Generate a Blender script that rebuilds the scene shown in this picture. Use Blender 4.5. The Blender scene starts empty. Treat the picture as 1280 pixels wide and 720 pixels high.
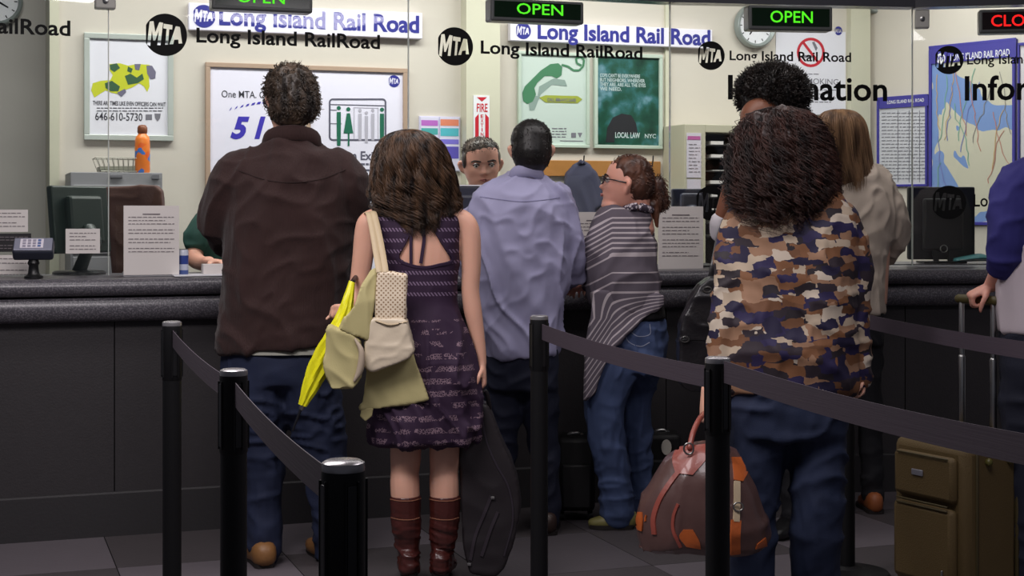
import bpy, bmesh, math, random
import numpy as np
from mathutils import Vector, Matrix, noise
from mathutils.bvhtree import BVHTree
from mathutils.geometry import tessellate_polygon
random.seed(7); RNG = np.random.default_rng(7)
scene = bpy.context.scene
COL = scene.collection

# ---------------------------------------------------------------- camera, world, lights, exposure
F, CX, HY, CH = 1900.0, 640.0, 265.0, 1.30        # focal length in px, principal column, horizon row, eye height
cam_d = bpy.data.cameras.new('camera'); cam = bpy.data.objects.new('camera', cam_d); COL.objects.link(cam)
cam.location = (0, 0, CH); cam.rotation_euler = (math.radians(90), 0, 0)
cam_d.sensor_width = 36; cam_d.lens = 36*F/1280; cam_d.shift_y = -(360-HY)/1280
cam_d.clip_start = 0.05; cam_d.clip_end = 60
scene.camera = cam
scene.view_settings.view_transform = 'Standard'; scene.view_settings.look = 'None'
scene.view_settings.gamma = 1; scene.view_settings.exposure = 0.0
world = bpy.data.worlds.new('world'); scene.world = world; world.use_nodes = True
world.node_tree.nodes['Background'].inputs[0].default_value = (0.80, 0.82, 1.0, 1)
world.node_tree.nodes['Background'].inputs[1].default_value = 0.10

def area(name, loc, size, power, col, rot=(0, 0, 0)):
    d = bpy.data.lights.new(name, 'AREA'); d.shape = 'RECTANGLE'; d.size, d.size_y = size
    d.energy = power; d.color = col
    o = bpy.data.objects.new(name, d); COL.objects.link(o); o.location = loc; o.rotation_euler = rot
    return o
# hall in front of the counter: dim ceiling fixtures
area('hall_light', (-1.1, 3.7, 2.6), (1.3, 0.8), 58, (1.0, 0.93, 0.95))
area('hall_light', (0.9, 3.5, 2.6), (1.2, 0.8), 24, (1.0, 0.93, 0.97))
area('hall_light', (0.0, 5.6, 3.0), (4.4, 0.5), 36, (1.0, 0.95, 0.95), (0, 0, 0.34))
# ticket office behind the glass: bright fluorescent panels
for (x, y, e) in ((-1.9, 6.95, 26), (-0.6, 7.4, 32), (0.7, 7.9, 30), (2.1, 8.2, 24)):
    area('office_light', (x, y, 2.95), (1.15, 0.5), e*.95, (1.0, 0.97, 0.96), (0, 0, 0.34))

# ---------------------------------------------------------------- helpers
def P(px, py, Y): return Vector(((px-CX)*Y/F, Y, CH-(py-HY)*Y/F))
def lin(c):
    return tuple(((v/255)/12.92 if v/255 <= 0.04045 else ((v/255+0.055)/1.055)**2.4) for v in c)
ORG = {}
def org(o): return ORG.get(o.name, Vector((0, 0, 0))) if o else Vector((0, 0, 0))
def tag(o, label=None, cat=None, group=None, kind=None):
    if label: o['label'] = label
    if cat: o['category'] = cat
    if group: o['group'] = group
    if kind: o['kind'] = kind
    return o
def thing(name, label, cat, loc=(0, 0, 0), group=None, kind=None):
    o = bpy.data.objects.new(name, None); COL.objects.link(o); o.location = loc
    o.empty_display_size = 0.1; ORG[o.name] = Vector(loc)
    return tag(o, label, cat, group, kind)
def mesh_from(name, V, Fc):
    me = bpy.data.meshes.new(name)
    V = np.asarray(V, dtype=np.float32)
    if isinstance(Fc, np.ndarray):
        n, k = Fc.shape
        me.vertices.add(len(V)); me.vertices.foreach_set('co', V.ravel())
        me.loops.add(n*k); me.loops.foreach_set('vertex_index', Fc.astype(np.int32).ravel())
        me.polygons.add(n); me.polygons.foreach_set('loop_start', np.arange(0, n*k, k, dtype=np.int32))
        me.update(calc_edges=True); me.validate()
    else:
        me.from_pydata([tuple(map(float, v)) for v in V], [], Fc); me.update()
    return me
def link(name, me, m, parent=None, smooth=True, bevel=0, origin=None):
    o = bpy.data.objects.new(name, me); COL.objects.link(o)
    base = Vector(origin) if origin is not None else org(parent)
    me.transform(Matrix.Translation(-base))
    ORG[o.name] = base
    if parent:
        o.parent = parent; o.location = base - org(parent)
    else: o.location = base
    if m: 
        me.materials.clear(); me.materials.append(m)
    if smooth: me.polygons.foreach_set('use_smooth', [True]*len(me.polygons))
    if bevel:
        b = o.modifiers.new('bevel', 'BEVEL'); b.width = bevel; b.segments = 2; b.limit_method = 'ANGLE'
    return o

def catmull(A, n):
    A = np.asarray(A, float); k = len(A)
    if k == 2:
        t = np.linspace(0, 1, n)[:, None]; return A[0]*(1-t)+A[1]*t
    E = np.vstack([2*A[0]-A[1], A, 2*A[-1]-A[-2]])
    T = np.linspace(0, k-1, n); out = []
    for t in T:
        i = min(int(t), k-2); f = t-i; p0, p1, p2, p3 = E[i], E[i+1], E[i+2], E[i+3]
        out.append(0.5*((2*p1)+(-p0+p2)*f+(2*p0-5*p1+4*p2-p3)*f*f+(-p0+3*p1-3*p2+p3)*f**3))
    return np.array(out)

class M:
    """collects geometry in world coordinates, links it as one mesh object"""
    def __init__(s): s.V = []; s.F = []
    def add(s, V, Fc):
        b = len(s.V); s.V += [tuple(map(float, v)) for v in V]; s.F += [tuple(int(i)+b for i in f) for f in Fc]; return s
    def box(s, c, size, rz=0.0, R=None):
        hx, hy, hz = [d/2 for d in size]; R = R or Matrix.Rotation(rz, 3, 'Z'); c = Vector(c)
        V = [c+R @ Vector((x*hx, y*hy, z*hz)) for x in (-1, 1) for y in (-1, 1) for z in (-1, 1)]
        return s.add(V, [(0, 1, 3, 2), (4, 6, 7, 5), (0, 4, 5, 1), (2, 3, 7, 6), (0, 2, 6, 4), (1, 5, 7, 3)])
    def tube(s, pts, r, side=(1, 0, 0), n=16, m=None, cap=True, ex=2.0):
        """pts: centres; r: list of (a,b) or floats"""
        pts = [Vector(p) for p in pts]
        rr = [(q, q) if not hasattr(q, '__len__') else tuple(q) for q in (r if hasattr(r, '__len__') else [r]*len(pts))]
        A = np.array([[*p, *q] for p, q in zip(pts, rr)])
        m = m or (len(pts) if len(pts) == 2 else (len(pts)-1)*4+1)
        A = catmull(A, m); C = A[:, :3]; R = np.maximum(A[:, 3:], 1e-4)
        side = np.array(side, float); T = np.gradient(C, axis=0)
        T /= np.linalg.norm(T, axis=1)[:, None]+1e-12
        rings = []; us = []; last = side
        for i in range(m):
            u = side-np.dot(side, T[i])*T[i]
            if np.linalg.norm(u) < 0.25: u = last-np.dot(last, T[i])*T[i]
            u /= np.linalg.norm(u)+1e-12; last = u; us.append(u)
        secs = []
        if cap:
            for f in (0.35, 0.75): secs.append((C[0]-T[0]*min(R[0])*math.sqrt(1-f*f)*0.9, R[0]*f, us[0], T[0]))
        for i in range(m): secs.append((C[i], R[i], us[i], T[i]))
        if cap:
            for f in (0.75, 0.35): secs.append((C[-1]+T[-1]*min(R[-1])*math.sqrt(1-f*f)*0.9, R[-1]*f, us[-1], T[-1]))
        V = []; th = np.arange(n)*2*math.pi/n
        ct, st = np.cos(th), np.sin(th)
        if ex != 2.0:
            ct = np.sign(ct)*np.abs(ct)**(2/ex); st = np.sign(st)*np.abs(st)**(2/ex)
        for (c, q, u, t) in secs:
            v = np.cross(t, u)
            V += list(c+np.outer(ct*q[0], u)+np.outer(st*q[1], v))
        k = len(secs); Fc = [(i*n+j, i*n+(j+1) % n, (i+1)*n+(j+1) % n, (i+1)*n+j) for i in range(k-1) for j in range(n)]
        Fc += [tuple(range(n-1, -1, -1)), tuple((k-1)*n+j for j in range(n))]
        return s.add(V, Fc)
    def ell(s, c, r, n=16, m=10, R=None):
        c = Vector(c); V = []; Fc = []; R = R or Matrix.Identity(3)
        for i in range(1, m):
            a = math.pi*i/m
            for j in range(n):
                b = 2*math.pi*j/n
                V.append(c+R @ Vector((r[0]*math.sin(a)*math.cos(b), r[1]*math.sin(a)*math.sin(b), r[2]*math.cos(a))))
        V += [c+R @ Vector((0, 0, r[2])), c-R @ Vector((0, 0, r[2]))]
        top, bot = len(V)-2, len(V)-1
        for i in range(m-2):
            for j in range(n): Fc.append((i*n+j, (i+1)*n+j, (i+1)*n+(j+1) % n, i*n+(j+1) % n))
        for j in range(n): Fc.append((top, j, (j+1) % n)); Fc.append((bot, (m-2)*n+(j+1) % n, (m-2)*n+j))
        return s.add(V, Fc)
    def lathe(s, c, prof, n=24, ax=None):
        """prof: (radius, height) pairs up the axis"""
        c = Vector(c); R = ax or Matrix.Identity(3); V = []
        for (r, z) in prof:
            for j in range(n):
                a = 2*math.pi*j/n; V.append(c+R @ Vector((r*math.cos(a), r*math.sin(a), z)))
        k = len(prof); Fc = [(i*n+j, i*n+(j+1) % n, (i+1)*n+(j+1) % n, (i+1)*n+j) for i in range(k-1) for j in range(n)]
        Fc += [tuple(range(n-1, -1, -1)), tuple((k-1)*n+j for j in range(n))]
        return s.add(V, Fc)
    def prism(s, front, back):
        n = len(front); V = list(front)+list(back)
        Fc = [tuple(range(n)), tuple(range(2*n-1, n-1, -1))]+[(i, i+n, (i+1) % n+n, (i+1) % n) for i in range(n)]
        return s.add(V, Fc)
    def obj(s, name, m, parent=None, **k):
        me = mesh_from(name, s.V, s.F)
        bm = bmesh.new(); bm.from_mesh(me); bmesh.ops.recalc_face_normals(bm, faces=bm.faces); bm.to_mesh(me); bm.free()
        o = link(name, me, m, parent, **k)
        if k.get('smooth', True): me.set_sharp_from_angle(angle=math.radians(50))
        return o
    def remesh(s, name, m, parent=None, vox=0.008, sm=4, disp=None, attr=None, cut=None, **k):
        me = mesh_from('tmp', s.V, s.F)
        bm = bmesh.new(); bm.from_mesh(me); bmesh.ops.recalc_face_normals(bm, faces=bm.faces); bm.to_mesh(me); bm.free()
        t = bpy.data.objects.new('tmp', me); COL.objects.link(t)
        r = t.modifiers.new('r', 'REMESH'); r.mode = 'VOXEL'; r.voxel_size = vox
        if sm:
            q = t.modifiers.new('s', 'SMOOTH'); q.factor = 0.5; q.iterations = sm
        dg = bpy.context.evaluated_depsgraph_get(); dg.update()
        res = bpy.data.meshes.new_from_object(t.evaluated_get(dg)); res.name = name
        bpy.data.objects.remove(t); bpy.data.meshes.remove(me)
        n = len(res.vertices); co = np.empty(n*3, np.float32); res.vertices.foreach_get('co', co); co = co.reshape(-1, 3)
        if disp:
            no = np.empty(n*3, np.float32); res.vertices.foreach_get('normal', no); no = no.reshape(-1, 3)
            co = co+no*disp(co)[:, None]; res.vertices.foreach_set('co', co.astype(np.float32).ravel())
        if attr:
            for an, fn in attr.items():
                a = res.attributes.new(an, 'FLOAT', 'POINT'); a.data.foreach_set('value', fn(co).astype(np.float32))
        if cut:
            mask = cut(co); bm = bmesh.new(); bm.from_mesh(res); bm.verts.ensure_lookup_table()
            bmesh.ops.delete(bm, geom=[bm.verts[i] for i in np.nonzero(mask)[0]], context='VERTS'); bm.to_mesh(res); bm.free()
        res.update()
        return link(name, res, m, parent, **k)

def _h(ix, iy, iz, s):
    h = (ix*374761393+iy*668265263+iz*2147483647+s*974634777) & 0xffffffff
    h = ((h ^ (h >> 13))*1274126177) & 0xffffffff
    return ((h ^ (h >> 16)) & 0xffff)/32767.5-1
def vn(p, s=0):
    """vectorised value noise -1..1"""
    i = np.floor(p).astype(np.int64); f = p-i; f = f*f*(3-2*f); r = 0
    for a in (0, 1):
        for b in (0, 1):
            for c in (0, 1):
                w = (f[:, 0] if a else 1-f[:, 0])*(f[:, 1] if b else 1-f[:, 1])*(f[:, 2] if c else 1-f[:, 2])
                r = r+w*_h(i[:, 0]+a, i[:, 1]+b, i[:, 2]+c, s)
    return r
def folds(amp=0.006, sc=(14, 14, 5), seed=0, shear=0.0, ridge=True):
    """cloth folds: stretched, warped noise with soft ridges"""
    def f(co):
        p = co.astype(float).copy(); w = vn(p*4, seed+5)*0.12
        p[:, 0] += w+shear*p[:, 2]; p[:, 2] += vn(p*3+7, seed+9)*0.15
        a = vn(p*np.array(sc), seed); b = vn(p*np.array(sc)*2.1+3, seed+1)
        if ridge: a = 1.8*(1-np.abs(a))**3-.6
        return amp*(a+0.45*b)
    return f
def summed(*fs): return lambda co: sum(f(co) for f in fs)

# ---------------------------------------------------------------- materials
MATS = {}
def mat(name, c, rough=0.6, bump=0.0, bs=60.0, var=0.0, vs=6.0, metal=0.0, sheen=0.0, coat=0.0, spec=None, emit=None, es=1.0, sss=0.0, bstretch=None):
    if name in MATS: return MATS[name]
    m = bpy.data.materials.new(name); m.use_nodes = True; MATS[name] = m
    nt = m.node_tree; b = nt.nodes['Principled BSDF']; c3 = lin(c)
    b.inputs['Base Color'].default_value = (*c3, 1); b.inputs['Roughness'].default_value = rough
    b.inputs['Metallic'].default_value = metal
    if sheen: b.inputs['Sheen Weight'].default_value = sheen; b.inputs['Sheen Roughness'].default_value = 0.5
    if coat: b.inputs['Coat Weight'].default_value = coat
    if spec is not None: b.inputs['Specular IOR Level'].default_value = spec
    if sss:
        b.inputs['Subsurface Weight'].default_value = sss; b.inputs['Subsurface Radius'].default_value = (0.02, 0.008, 0.004); b.inputs['Subsurface Scale'].default_value = 0.5
    if emit: b.inputs['Emission Color'].default_value = (*lin(emit), 1); b.inputs['Emission Strength'].default_value = es
    tc = nt.nodes.new('ShaderNodeTexCoord')
    if var:
        n = nt.nodes.new('ShaderNodeTexNoise'); n.inputs['Scale'].default_value = vs; n.inputs['Detail'].default_value = 4
        nt.links.new(tc.outputs['Object'], n.inputs['Vector'])
        mx = nt.nodes.new('ShaderNodeMix'); mx.data_type = 'RGBA'
        mx.inputs[6].default_value = (*[v*(1-var) for v in c3], 1); mx.inputs[7].default_value = (*[min(1, v*(1+var)) for v in c3], 1)
        nt.links.new(n.outputs['Fac'], mx.inputs[0]); nt.links.new(mx.outputs[2], b.inputs['Base Color'])
    if bump:
        n = nt.nodes.new('ShaderNodeTexNoise'); n.inputs['Scale'].default_value = bs; n.inputs['Detail'].default_value = 3
        if bstretch:
            mp = nt.nodes.new('ShaderNodeMapping'); mp.inputs['Scale'].default_value = bstretch
            nt.links.new(tc.outputs['Object'], mp.inputs['Vector']); nt.links.new(mp.outputs[0], n.inputs['Vector'])
        else: nt.links.new(tc.outputs['Object'], n.inputs['Vector'])
        bp = nt.nodes.new('ShaderNodeBump'); bp.inputs['Strength'].default_value = bump; bp.inputs['Distance'].default_value = 0.01
        nt.links.new(n.outputs['Fac'], bp.inputs['Height']); nt.links.new(bp.outputs[0], b.inputs['Normal'])
    return m
def ramp_mat(name, fac_builder, stops, rough=0.7, const=True, sheen=0.0, bump=0.0):
    """material whose colour is a ramp over a node output"""
    m = bpy.data.materials.new(name); m.use_nodes = True; MATS[name] = m; nt = m.node_tree; b = nt.nodes['Principled BSDF']
    b.inputs['Roughness'].default_value = rough; b.inputs['Sheen Weight'].default_value = sheen
    out = fac_builder(nt); r = nt.nodes.new('ShaderNodeValToRGB'); r.color_ramp.interpolation = 'CONSTANT' if const else 'LINEAR'
    e = r.color_ramp.elements; e[0].position = stops[0][0]; e[0].color = (*lin(stops[0][1]), 1); e[1].position = stops[1][0]; e[1].color = (*lin(stops[1][1]), 1)
    for p, c in stops[2:]:
        q = e.new(p); q.color = (*lin(c), 1)
    nt.links.new(out, r.inputs[0]); nt.links.new(r.outputs[0], b.inputs['Base Color'])
    return m
def N(nt, t, **kw):
    n = nt.nodes.new(t)
    for k, v in kw.items(): setattr(n, k, v)
    return n
def mth(nt, op, a, b=None, c=None):
    n = nt.nodes.new('ShaderNodeMath'); n.operation = op
    for i, v in enumerate((a, b, c)):
        if v is None: continue
        if isinstance(v, (int, float)): n.inputs[i].default_value = v
        else: nt.links.new(v, n.inputs[i])
    return n.outputs[0]

cream = mat('cream_wall', (209, 201, 190), 0.7, 0.05, 40, 0.03, 2)
greyw = mat('grey_wall', (196, 190, 184), 0.7, 0.05, 40, 0.05, 2)
trimm = mat('cream_trim', (206, 203, 182), 0.55)
def speck(nt):
    tc = N(nt, 'ShaderNodeTexCoord'); n = N(nt, 'ShaderNodeTexNoise'); n.inputs['Scale'].default_value = 160; n.inputs['Detail'].default_value = 2
    nt.links.new(tc.outputs['Object'], n.inputs['Vector']); return n.outputs['Fac']
counter_top_m = ramp_mat('speckled_laminate', speck, [(0.0, (52, 50, 56)), (0.5, (78, 76, 82)), (0.62, (112, 108, 114))], 0.32, False)
counter_panel_m = mat('counter_panel', (50, 47, 49), 0.55, 0.12, 120, 0.12, 30)
plinth_m = mat('counter_plinth', (44, 42, 44), 0.6, 0.1, 90)
tile_m = [mat('floor_tile_light', (92, 86, 91), 0.6, 0.1, 70, 0.08, 9), mat('floor_tile_mid', (76, 71, 75), 0.6, 0.1, 70, 0.08, 9), mat('floor_tile_dark', (66, 61, 63), 0.6, 0.1, 70, 0.08, 9)]
grout_m = mat('grout', (45, 42, 43), 0.8)
white_m = mat('white_print', (235, 235, 240), 0.5)
paper_m = mat('paper', (222, 216, 212), 0.6)
black_m = mat('black_plastic', (17, 17, 19), 0.4)
decal_m = mat('black_decal', (3, 3, 4), 0.6, spec=.2)
blue_m = mat('blue_print', (38, 40, 140), 0.5)
chrome = mat('brushed_metal', (176, 176, 174), 0.3, metal=1.0)
alu = mat('silver_frame', (196, 202, 196), 0.35, metal=0.3)
glass_m = bpy.data.materials.new('partition_glass'); glass_m.use_nodes = True
nt = glass_m.node_tree; nt.nodes.clear()
_o = N(nt, 'ShaderNodeOutputMaterial'); _t = N(nt, 'ShaderNodeBsdfTransparent'); _t.inputs[0].default_value = (0.955, 0.985, 0.965, 1)
_g = N(nt, 'ShaderNodeBsdfGlossy'); _g.inputs['Roughness'].default_value = 0.02; _x = N(nt, 'ShaderNodeMixShader'); _fr = N(nt, 'ShaderNodeFresnel'); _fr.inputs[0].default_value = 1.45
nt.links.new(_fr.outputs[0], _x.inputs[0]); nt.links.new(_t.outputs[0], _x.inputs[1]); nt.links.new(_g.outputs[0], _x.inputs[2]); nt.links.new(_x.outputs[0], _o.inputs[0])

# ---------------------------------------------------------------- layout lines (plan view)
class Line:
    """vertical plane through two plan points; pt(px,py) is the point of the plane seen at that pixel"""
    def __init__(s, a, b):
        s.a = Vector((a[0], a[1], 0)); s.u = (Vector((b[0], b[1], 0))-s.a).normalized(); s.n = Vector((s.u.y, -s.u.x, 0))   # n towards the hall
        if s.n.y > 0: s.n = -s.n
        s.rz = math.atan2(s.u.y, s.u.x)
    def off(s, d): return Line(s.a-s.n*d, s.a-s.n*d+s.u)
    def at(s, px, d=0.0):
        a = s.a+s.n*d; k = (px-CX)/F; t = (k*a.y-a.x)/(s.u.x-k*s.u.y); q = a+s.u*t; return q
    def pt(s, px, py, d=0.0):
        q = s.at(px, d); return Vector((q.x, q.y, CH-(py-HY)*q.y/F))
def plan(px, s): return ((px-CX)/s, F/s)
LA = Line(plan(-200, 333), plan(900, 273.8)); A1 = LA.at(900)
LB = Line(A1, plan(1500, 266.5))
GLASS_BACK = 0.30
GA = LA.off(GLASS_BACK); g838 = GA.at(838); s838 = F/g838.y
g1141 = Vector((*plan(1141, s838*0.976), 0)); GB = Line(g838, g1141)
GC = Line(g1141, plan(1450, s838*0.976*1.03))
WA = LA.off(1.9); corner = WA.at(1088)
WR = Line(corner, corner+Vector((0.63, -0.777, 0)))
WL = LA.off(2.3)

# ---------------------------------------------------------------- text
_tc = {}
def text_mesh(body, bold=0.0, shear=0.0):
    c = bpy.data.curves.new('t', 'FONT'); c.body = body; c.size = 1; c.offset = bold; c.shear = shear; c.fill_mode = 'FRONT'; c.resolution_u = 3
    o = bpy.data.objects.new('t', c); COL.objects.link(o)
    dg = bpy.context.evaluated_depsgraph_get(); dg.update()
    me = bpy.data.meshes.new_from_object(o.evaluated_get(dg)); bpy.data.objects.remove(o); bpy.data.curves.remove(c)
    V = np.empty(len(me.vertices)*3); me.vertices.foreach_get('co', V); V = V.reshape(-1, 3)
    Fc = [tuple(p.vertices) for p in me.polygons]; bpy.data.meshes.remove(me)
    return V, Fc
CAPH = text_mesh('H')[0][:, 1].max()
def text_on(L, body, px0, px1, py, cap, d=0.004, bold=0.0, shear=0.0, m=None, mm=None):
    """flat lettering on plane L: from px0 to px1, baseline at row py (at px0), capital height cap pixels"""
    V, Fc = text_mesh(body, bold, shear)
    o = L.pt(px0, py, d); e = L.at(px1, d); w = (Vector((e.x, e.y, 0))-Vector((o.x, o.y, 0))).length
    sx = w/(V[:, 0].max()-V[:, 0].min()); x0 = V[:, 0].min(); sz = cap*o.y/F/CAPH
    out = [o+L.u*((v[0]-x0)*sx)+Vector((0, 0, v[1]*sz)) for v in V]
    mm = mm or M(); mm.add(out, Fc); return mm
def rect_on(mm, L, x0, y0, x1, y1, d=0.004):
    """rectangle: rows are those at x0, edges stay level in the world"""
    a = L.pt(x0, y0, d); b = L.pt(x0, y1, d); q = L.at(x1, d)
    mm.add([a, b, Vector((q.x, q.y, b.z)), Vector((q.x, q.y, a.z))], [(0, 1, 2, 3)]); return mm
def poly_on(mm, L, pts, d=0.004):
    mm.add([L.pt(x, y, d) for x, y in pts], [tuple(range(len(pts)))]); return mm
def slab_on(mm, L, x0, y0, x1, y1, d0, d1):
    """box standing on plane L between depths d0 and d1"""
    a = L.pt(x0, y0, d1); b = L.pt(x0, y1, d1); q = L.at(x1, d1)
    f = [a, b, Vector((q.x, q.y, b.z)), Vector((q.x, q.y, a.z))]; mm.prism(f, [v-L.n*(d1-d0) for v in f]); return mm
def lines_on(mm, L, x0, y0, x1, rows, dy, d=0.005, th=1.1, ragged=True):
    """rows of small print, one dash per word"""
    for r in range(rows):
        x = x0; y = y0+r*dy; end = x1-(random.random()*0.35*(x1-x0) if ragged and random.random() < 0.4 else 0)
        while x < end:
            w = random.uniform(2.5, 7); rect_on(mm, L, x, y, min(x+w, end), y+th, d); x += w+1.2
    return mm

def logo_polys():
    """outline of the disc with the letters M T A cut out; unit radius, letters run off the left rim"""
    disc = [(math.cos(a), math.sin(a)) for a in [math.radians(155-i*(310)/40) for i in range(41)]]
    def sl(pts, sx, ox, k=0.18): return [(ox+(x+(y*k))*sx, y) for x, y in pts]
    Mm = [(0, -.5), (.0, .6), (.28, .62), (.5, .1), (.72, .58), (1, .56), (1, -.5), (.76, -.5), (.76, .2), (.56, -.3), (.42, -.3), (.24, .2), (.24, -.55)]
    T = [(0, .52), (.9, .47), (.9, .26), (.6, .27), (.6, -.46), (.33, -.47), (.33, .28), (0, .3)]
    A = [(0, -.44), (.34, .42), (.68, .4), (1.0, -.38), (.72, -.39), (.66, -.2), (.34, -.22), (.28, -.43)]
    return disc, [sl(Mm, .62, -.80), sl(T, .46, -.13), sl(A, .58, .23)]
def logo_on(L, cx, cy, r_px, mdisc, mlet, parent, d=0.004, name='logo'):
    o = L.pt(cx, cy, d); r = r_px*o.y/F; disc, lets = logo_polys()
    loops = [[Vector((x, y, 0)) for x, y in q] for q in [disc]+lets]
    flat = [v for q in loops for v in q]
    tris = tessellate_polygon(loops)
    mm = M(); mm.add([o+L.u*(v.x*r)+Vector((0, 0, v.y*r)) for v in flat], tris)
    return mm.obj(name, mdisc, parent, smooth=False)
# ================================================================ THE SETTING
def struct(name, mm, m, parent=None, **k):
    o = mm.obj(name, m, parent, smooth=k.pop('smooth', False), **k)
    if not parent: tag(o, kind='structure')
    return o
# floor with separate tiles laid parallel to the counter
fl = struct('floor', M().box((0.6, 5.4, -0.035), (12, 14, 0.05)), grout_m)
ts = 0.62; tm = []
for k in range(3):
    me = mesh_from('tile', [(x*(ts/2-.002), y*(ts/2-.002), z) for x in (-1, 1) for y in (-1, 1) for z in (-.01, 0)], [(0, 1, 3, 2), (4, 6, 7, 5), (0, 4, 5, 1), (2, 3, 7, 6), (1, 5, 7, 3)])
    me.materials.append(tile_m[k]); tm.append(me)
# a tile corner sits on the floor point seen at (735,665)
t0 = Vector(((735-CX)*CH/400, CH*F/400, 0)); ru, rn = LA.u, -LA.n
for i in range(-8, 8):
    for j in range(-8, 5):
        c = t0+ru*((i+.5)*ts)+rn*((j+.5)*ts)
        if c.y < 2.2 or abs(c.x) > 3.6: continue
        side = (c-LA.a).dot(-LA.n)
        if side > 0.25: continue
        o = bpy.data.objects.new('tile', tm[{0: 0, 1: 2}[(i+j) % 2] if (i*7+j*3) % 5 else 1]); COL.objects.link(o); o.parent = fl; o.location = c; o.rotation_euler = (0, 0, LA.rz)
def wall(name, L, pxa, pxb, z0=0, z1=3.05, th=0.1, m=cream):
    a, b = L.at(pxa), L.at(pxb); f = [Vector((a.x, a.y, z0)), Vector((b.x, b.y, z0)), Vector((b.x, b.y, z1)), Vector((a.x, a.y, z1))]
    return struct(name, M().prism(f, [v-L.n*th for v in f]), m)
wall('wall_back', WA, 66, 1088)
wall('wall_left', WL, -420, 70, m=greyw)
wall('wall_right', WR, 1088, 1900)
struct('ceiling', M().box((0.4, 6.0, 3.10), (9, 9.5, 0.1), 0), mat('ceiling_paint', (205, 203, 198), 0.8))
# returns and pilasters
mm = M(); slab_on(mm, WA, 62, -60, 74, 360, -0.4, 0.03); struct('trim_1', mm, trimm)
mm = M(); slab_on(mm, WA, 583, -60, 625, 380, 0, 0.10); struct('trim_2', mm, trimm)
mm = M(); slab_on(mm, WA, 832, -60, 838, 380, 0, 0.02); struct('trim_3', mm, trimm)
mm = M(); slab_on(mm, WA, 1064, -60, 1088, 380, 0, 0.05); struct('trim_4', mm, trimm)
# dark beam that the display boxes hang from, along the glass line
ga0, gend = GA.at(-200), GC.at(1700)
mm = M()
beam = [ga0, g838, g1141, gend]
for a, b in zip(beam, beam[1:]):
    u = (b-a).normalized(); n = Vector((u.y, -u.x, 0))*0.05
    f = [a+n, b+n, b-n, a-n]; mm.prism([v+Vector((0, 0, 2.285)) for v in f], [v+Vector((0, 0, 3.05)) for v in f])
struct('trim_5', mm, mat('dark_beam', (62, 62, 68), 0.25))

# glass partition: five panes with their lettering
ZG = 1.037
def pane(name, L, pa, pb):
    a, b = (L.at(pa) if not isinstance(pa, Vector) else pa), (L.at(pb) if not isinstance(pb, Vector) else pb); g = L.u*0.003
    f = [Vector((a.x, a.y, ZG))+g, Vector((b.x, b.y, ZG))-g, Vector((b.x, b.y, 2.285))-g, Vector((a.x, a.y, 2.285))+g]
    o = struct(name, M().prism(f, [v-L.n*0.008 for v in f]), glass_m)
    e = M(); 
    for q, s_ in ((f[1], -1),): e.prism([q+L.n*.001, q+L.u*.004+L.n*.001, q+L.u*.004+L.n*.001+Vector((0, 0, 2.285-ZG)), q+L.n*.001+Vector((0, 0, 2.285-ZG))], [w-L.n*.01 for w in (q, q+L.u*.004, q+L.u*.004+Vector((0, 0, 2.285-ZG)), q+Vector((0, 0, 2.285-ZG)))])
    e.obj('glass_edge', mat('glass_edge', (190, 196, 190), 0.3), o, smooth=False)
    return o
w1 = pane('window_1', GA, -200, 136); w2 = pane('window_2', GA, 136, 511); w3 = pane('window_3', GA, 511, 838)
w4 = pane('window_4', GB, g838, g1141); w5 = pane('window_5', GC, g1141, 1600)
clear_m = mat('logo_letter_white', (214, 208, 194), 0.6)
D = 0.003
text_on(GA, 'RailRoad', -21, 88, 40.5, 18.5, D, .022).obj('lettering', decal_m, w1, smooth=False)
logo_on(GA, 207, 43.5, 26.5, decal_m, clear_m, w2, D)
text_on(GA, 'Long Island RailRoad', 245.5, 475, 52.5, 17.5, D, .022).obj('lettering', decal_m, w2, smooth=False)
logo_on(GA, 568.5, 58, 24, decal_m, clear_m, w3, D)
text_on(GA, 'Long Island RailRoad', 601, 803, 66.5, 15.5, D, .022).obj('lettering', decal_m, w3, smooth=False)
logo_on(GB, 888.5, 69.5, 18, decal_m, clear_m, w4, D)
text_on(GB, 'Long Island Rail Road', 912, 1064, 75, 11.5, D, .02).obj('lettering', decal_m, w4, smooth=False)
text_on(GB, 'Information', 910, 1109, 123.5, 29, D, .02).obj('lettering', decal_m, w4, smooth=False)
logo_on(GB, 890, 254, 22, decal_m, mat('logo_letter_grey', (96, 92, 96), 0.6), w4, D)
logo_on(GC, 1186, 75, 17.8, decal_m, clear_m, w5, D)
text_on(GC, 'Long Island Rail Road', 1209, 1362, 80.5, 11.5, D, .012).obj('lettering', decal_m, w5, smooth=False)
text_on(GC, 'Information', 1206, 1405, 125, 29, D, .02).obj('lettering', decal_m, w5, smooth=False)
logo_on(GC, 1186, 253, 21, decal_m, mat('logo_letter_dark', (30, 30, 32), 0.6), w5, D)
text_on(GC, 'Long Island', 1217, 1300, 258, 15, D, .012).obj('lettering', decal_m, w5, smooth=False)
def clamp(L, x0, y0, x1, y1, lab):
    mm = M(); slab_on(mm, L, x0, y0, x1, y1, -0.03, 0.03)
    o = mm.obj('glass_clamp', mat('clamp_grey', (170, 168, 162), 0.4), None, smooth=False, bevel=.006, origin=L.pt((x0+x1)/2, y1)); tag(o, lab, 'clamp', None)
    s = M(); c = L.pt((x0+x1)/2, (y0+y1)/2, 0.031); s.lathe(c, [(0.012, 0), (0.012, .004), (.008, .006)], 12, Matrix.Rotation(math.radians(90), 3, 'X')); s.obj('screw', chrome, o)
clamp(GA, 119, -8, 145, 10, 'small grey clamp holding the glass above the yellow and green poster')
clamp(GC, 1144, 12, 1162, 35, 'small grey clamp holding the glass left of the red display')

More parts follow.
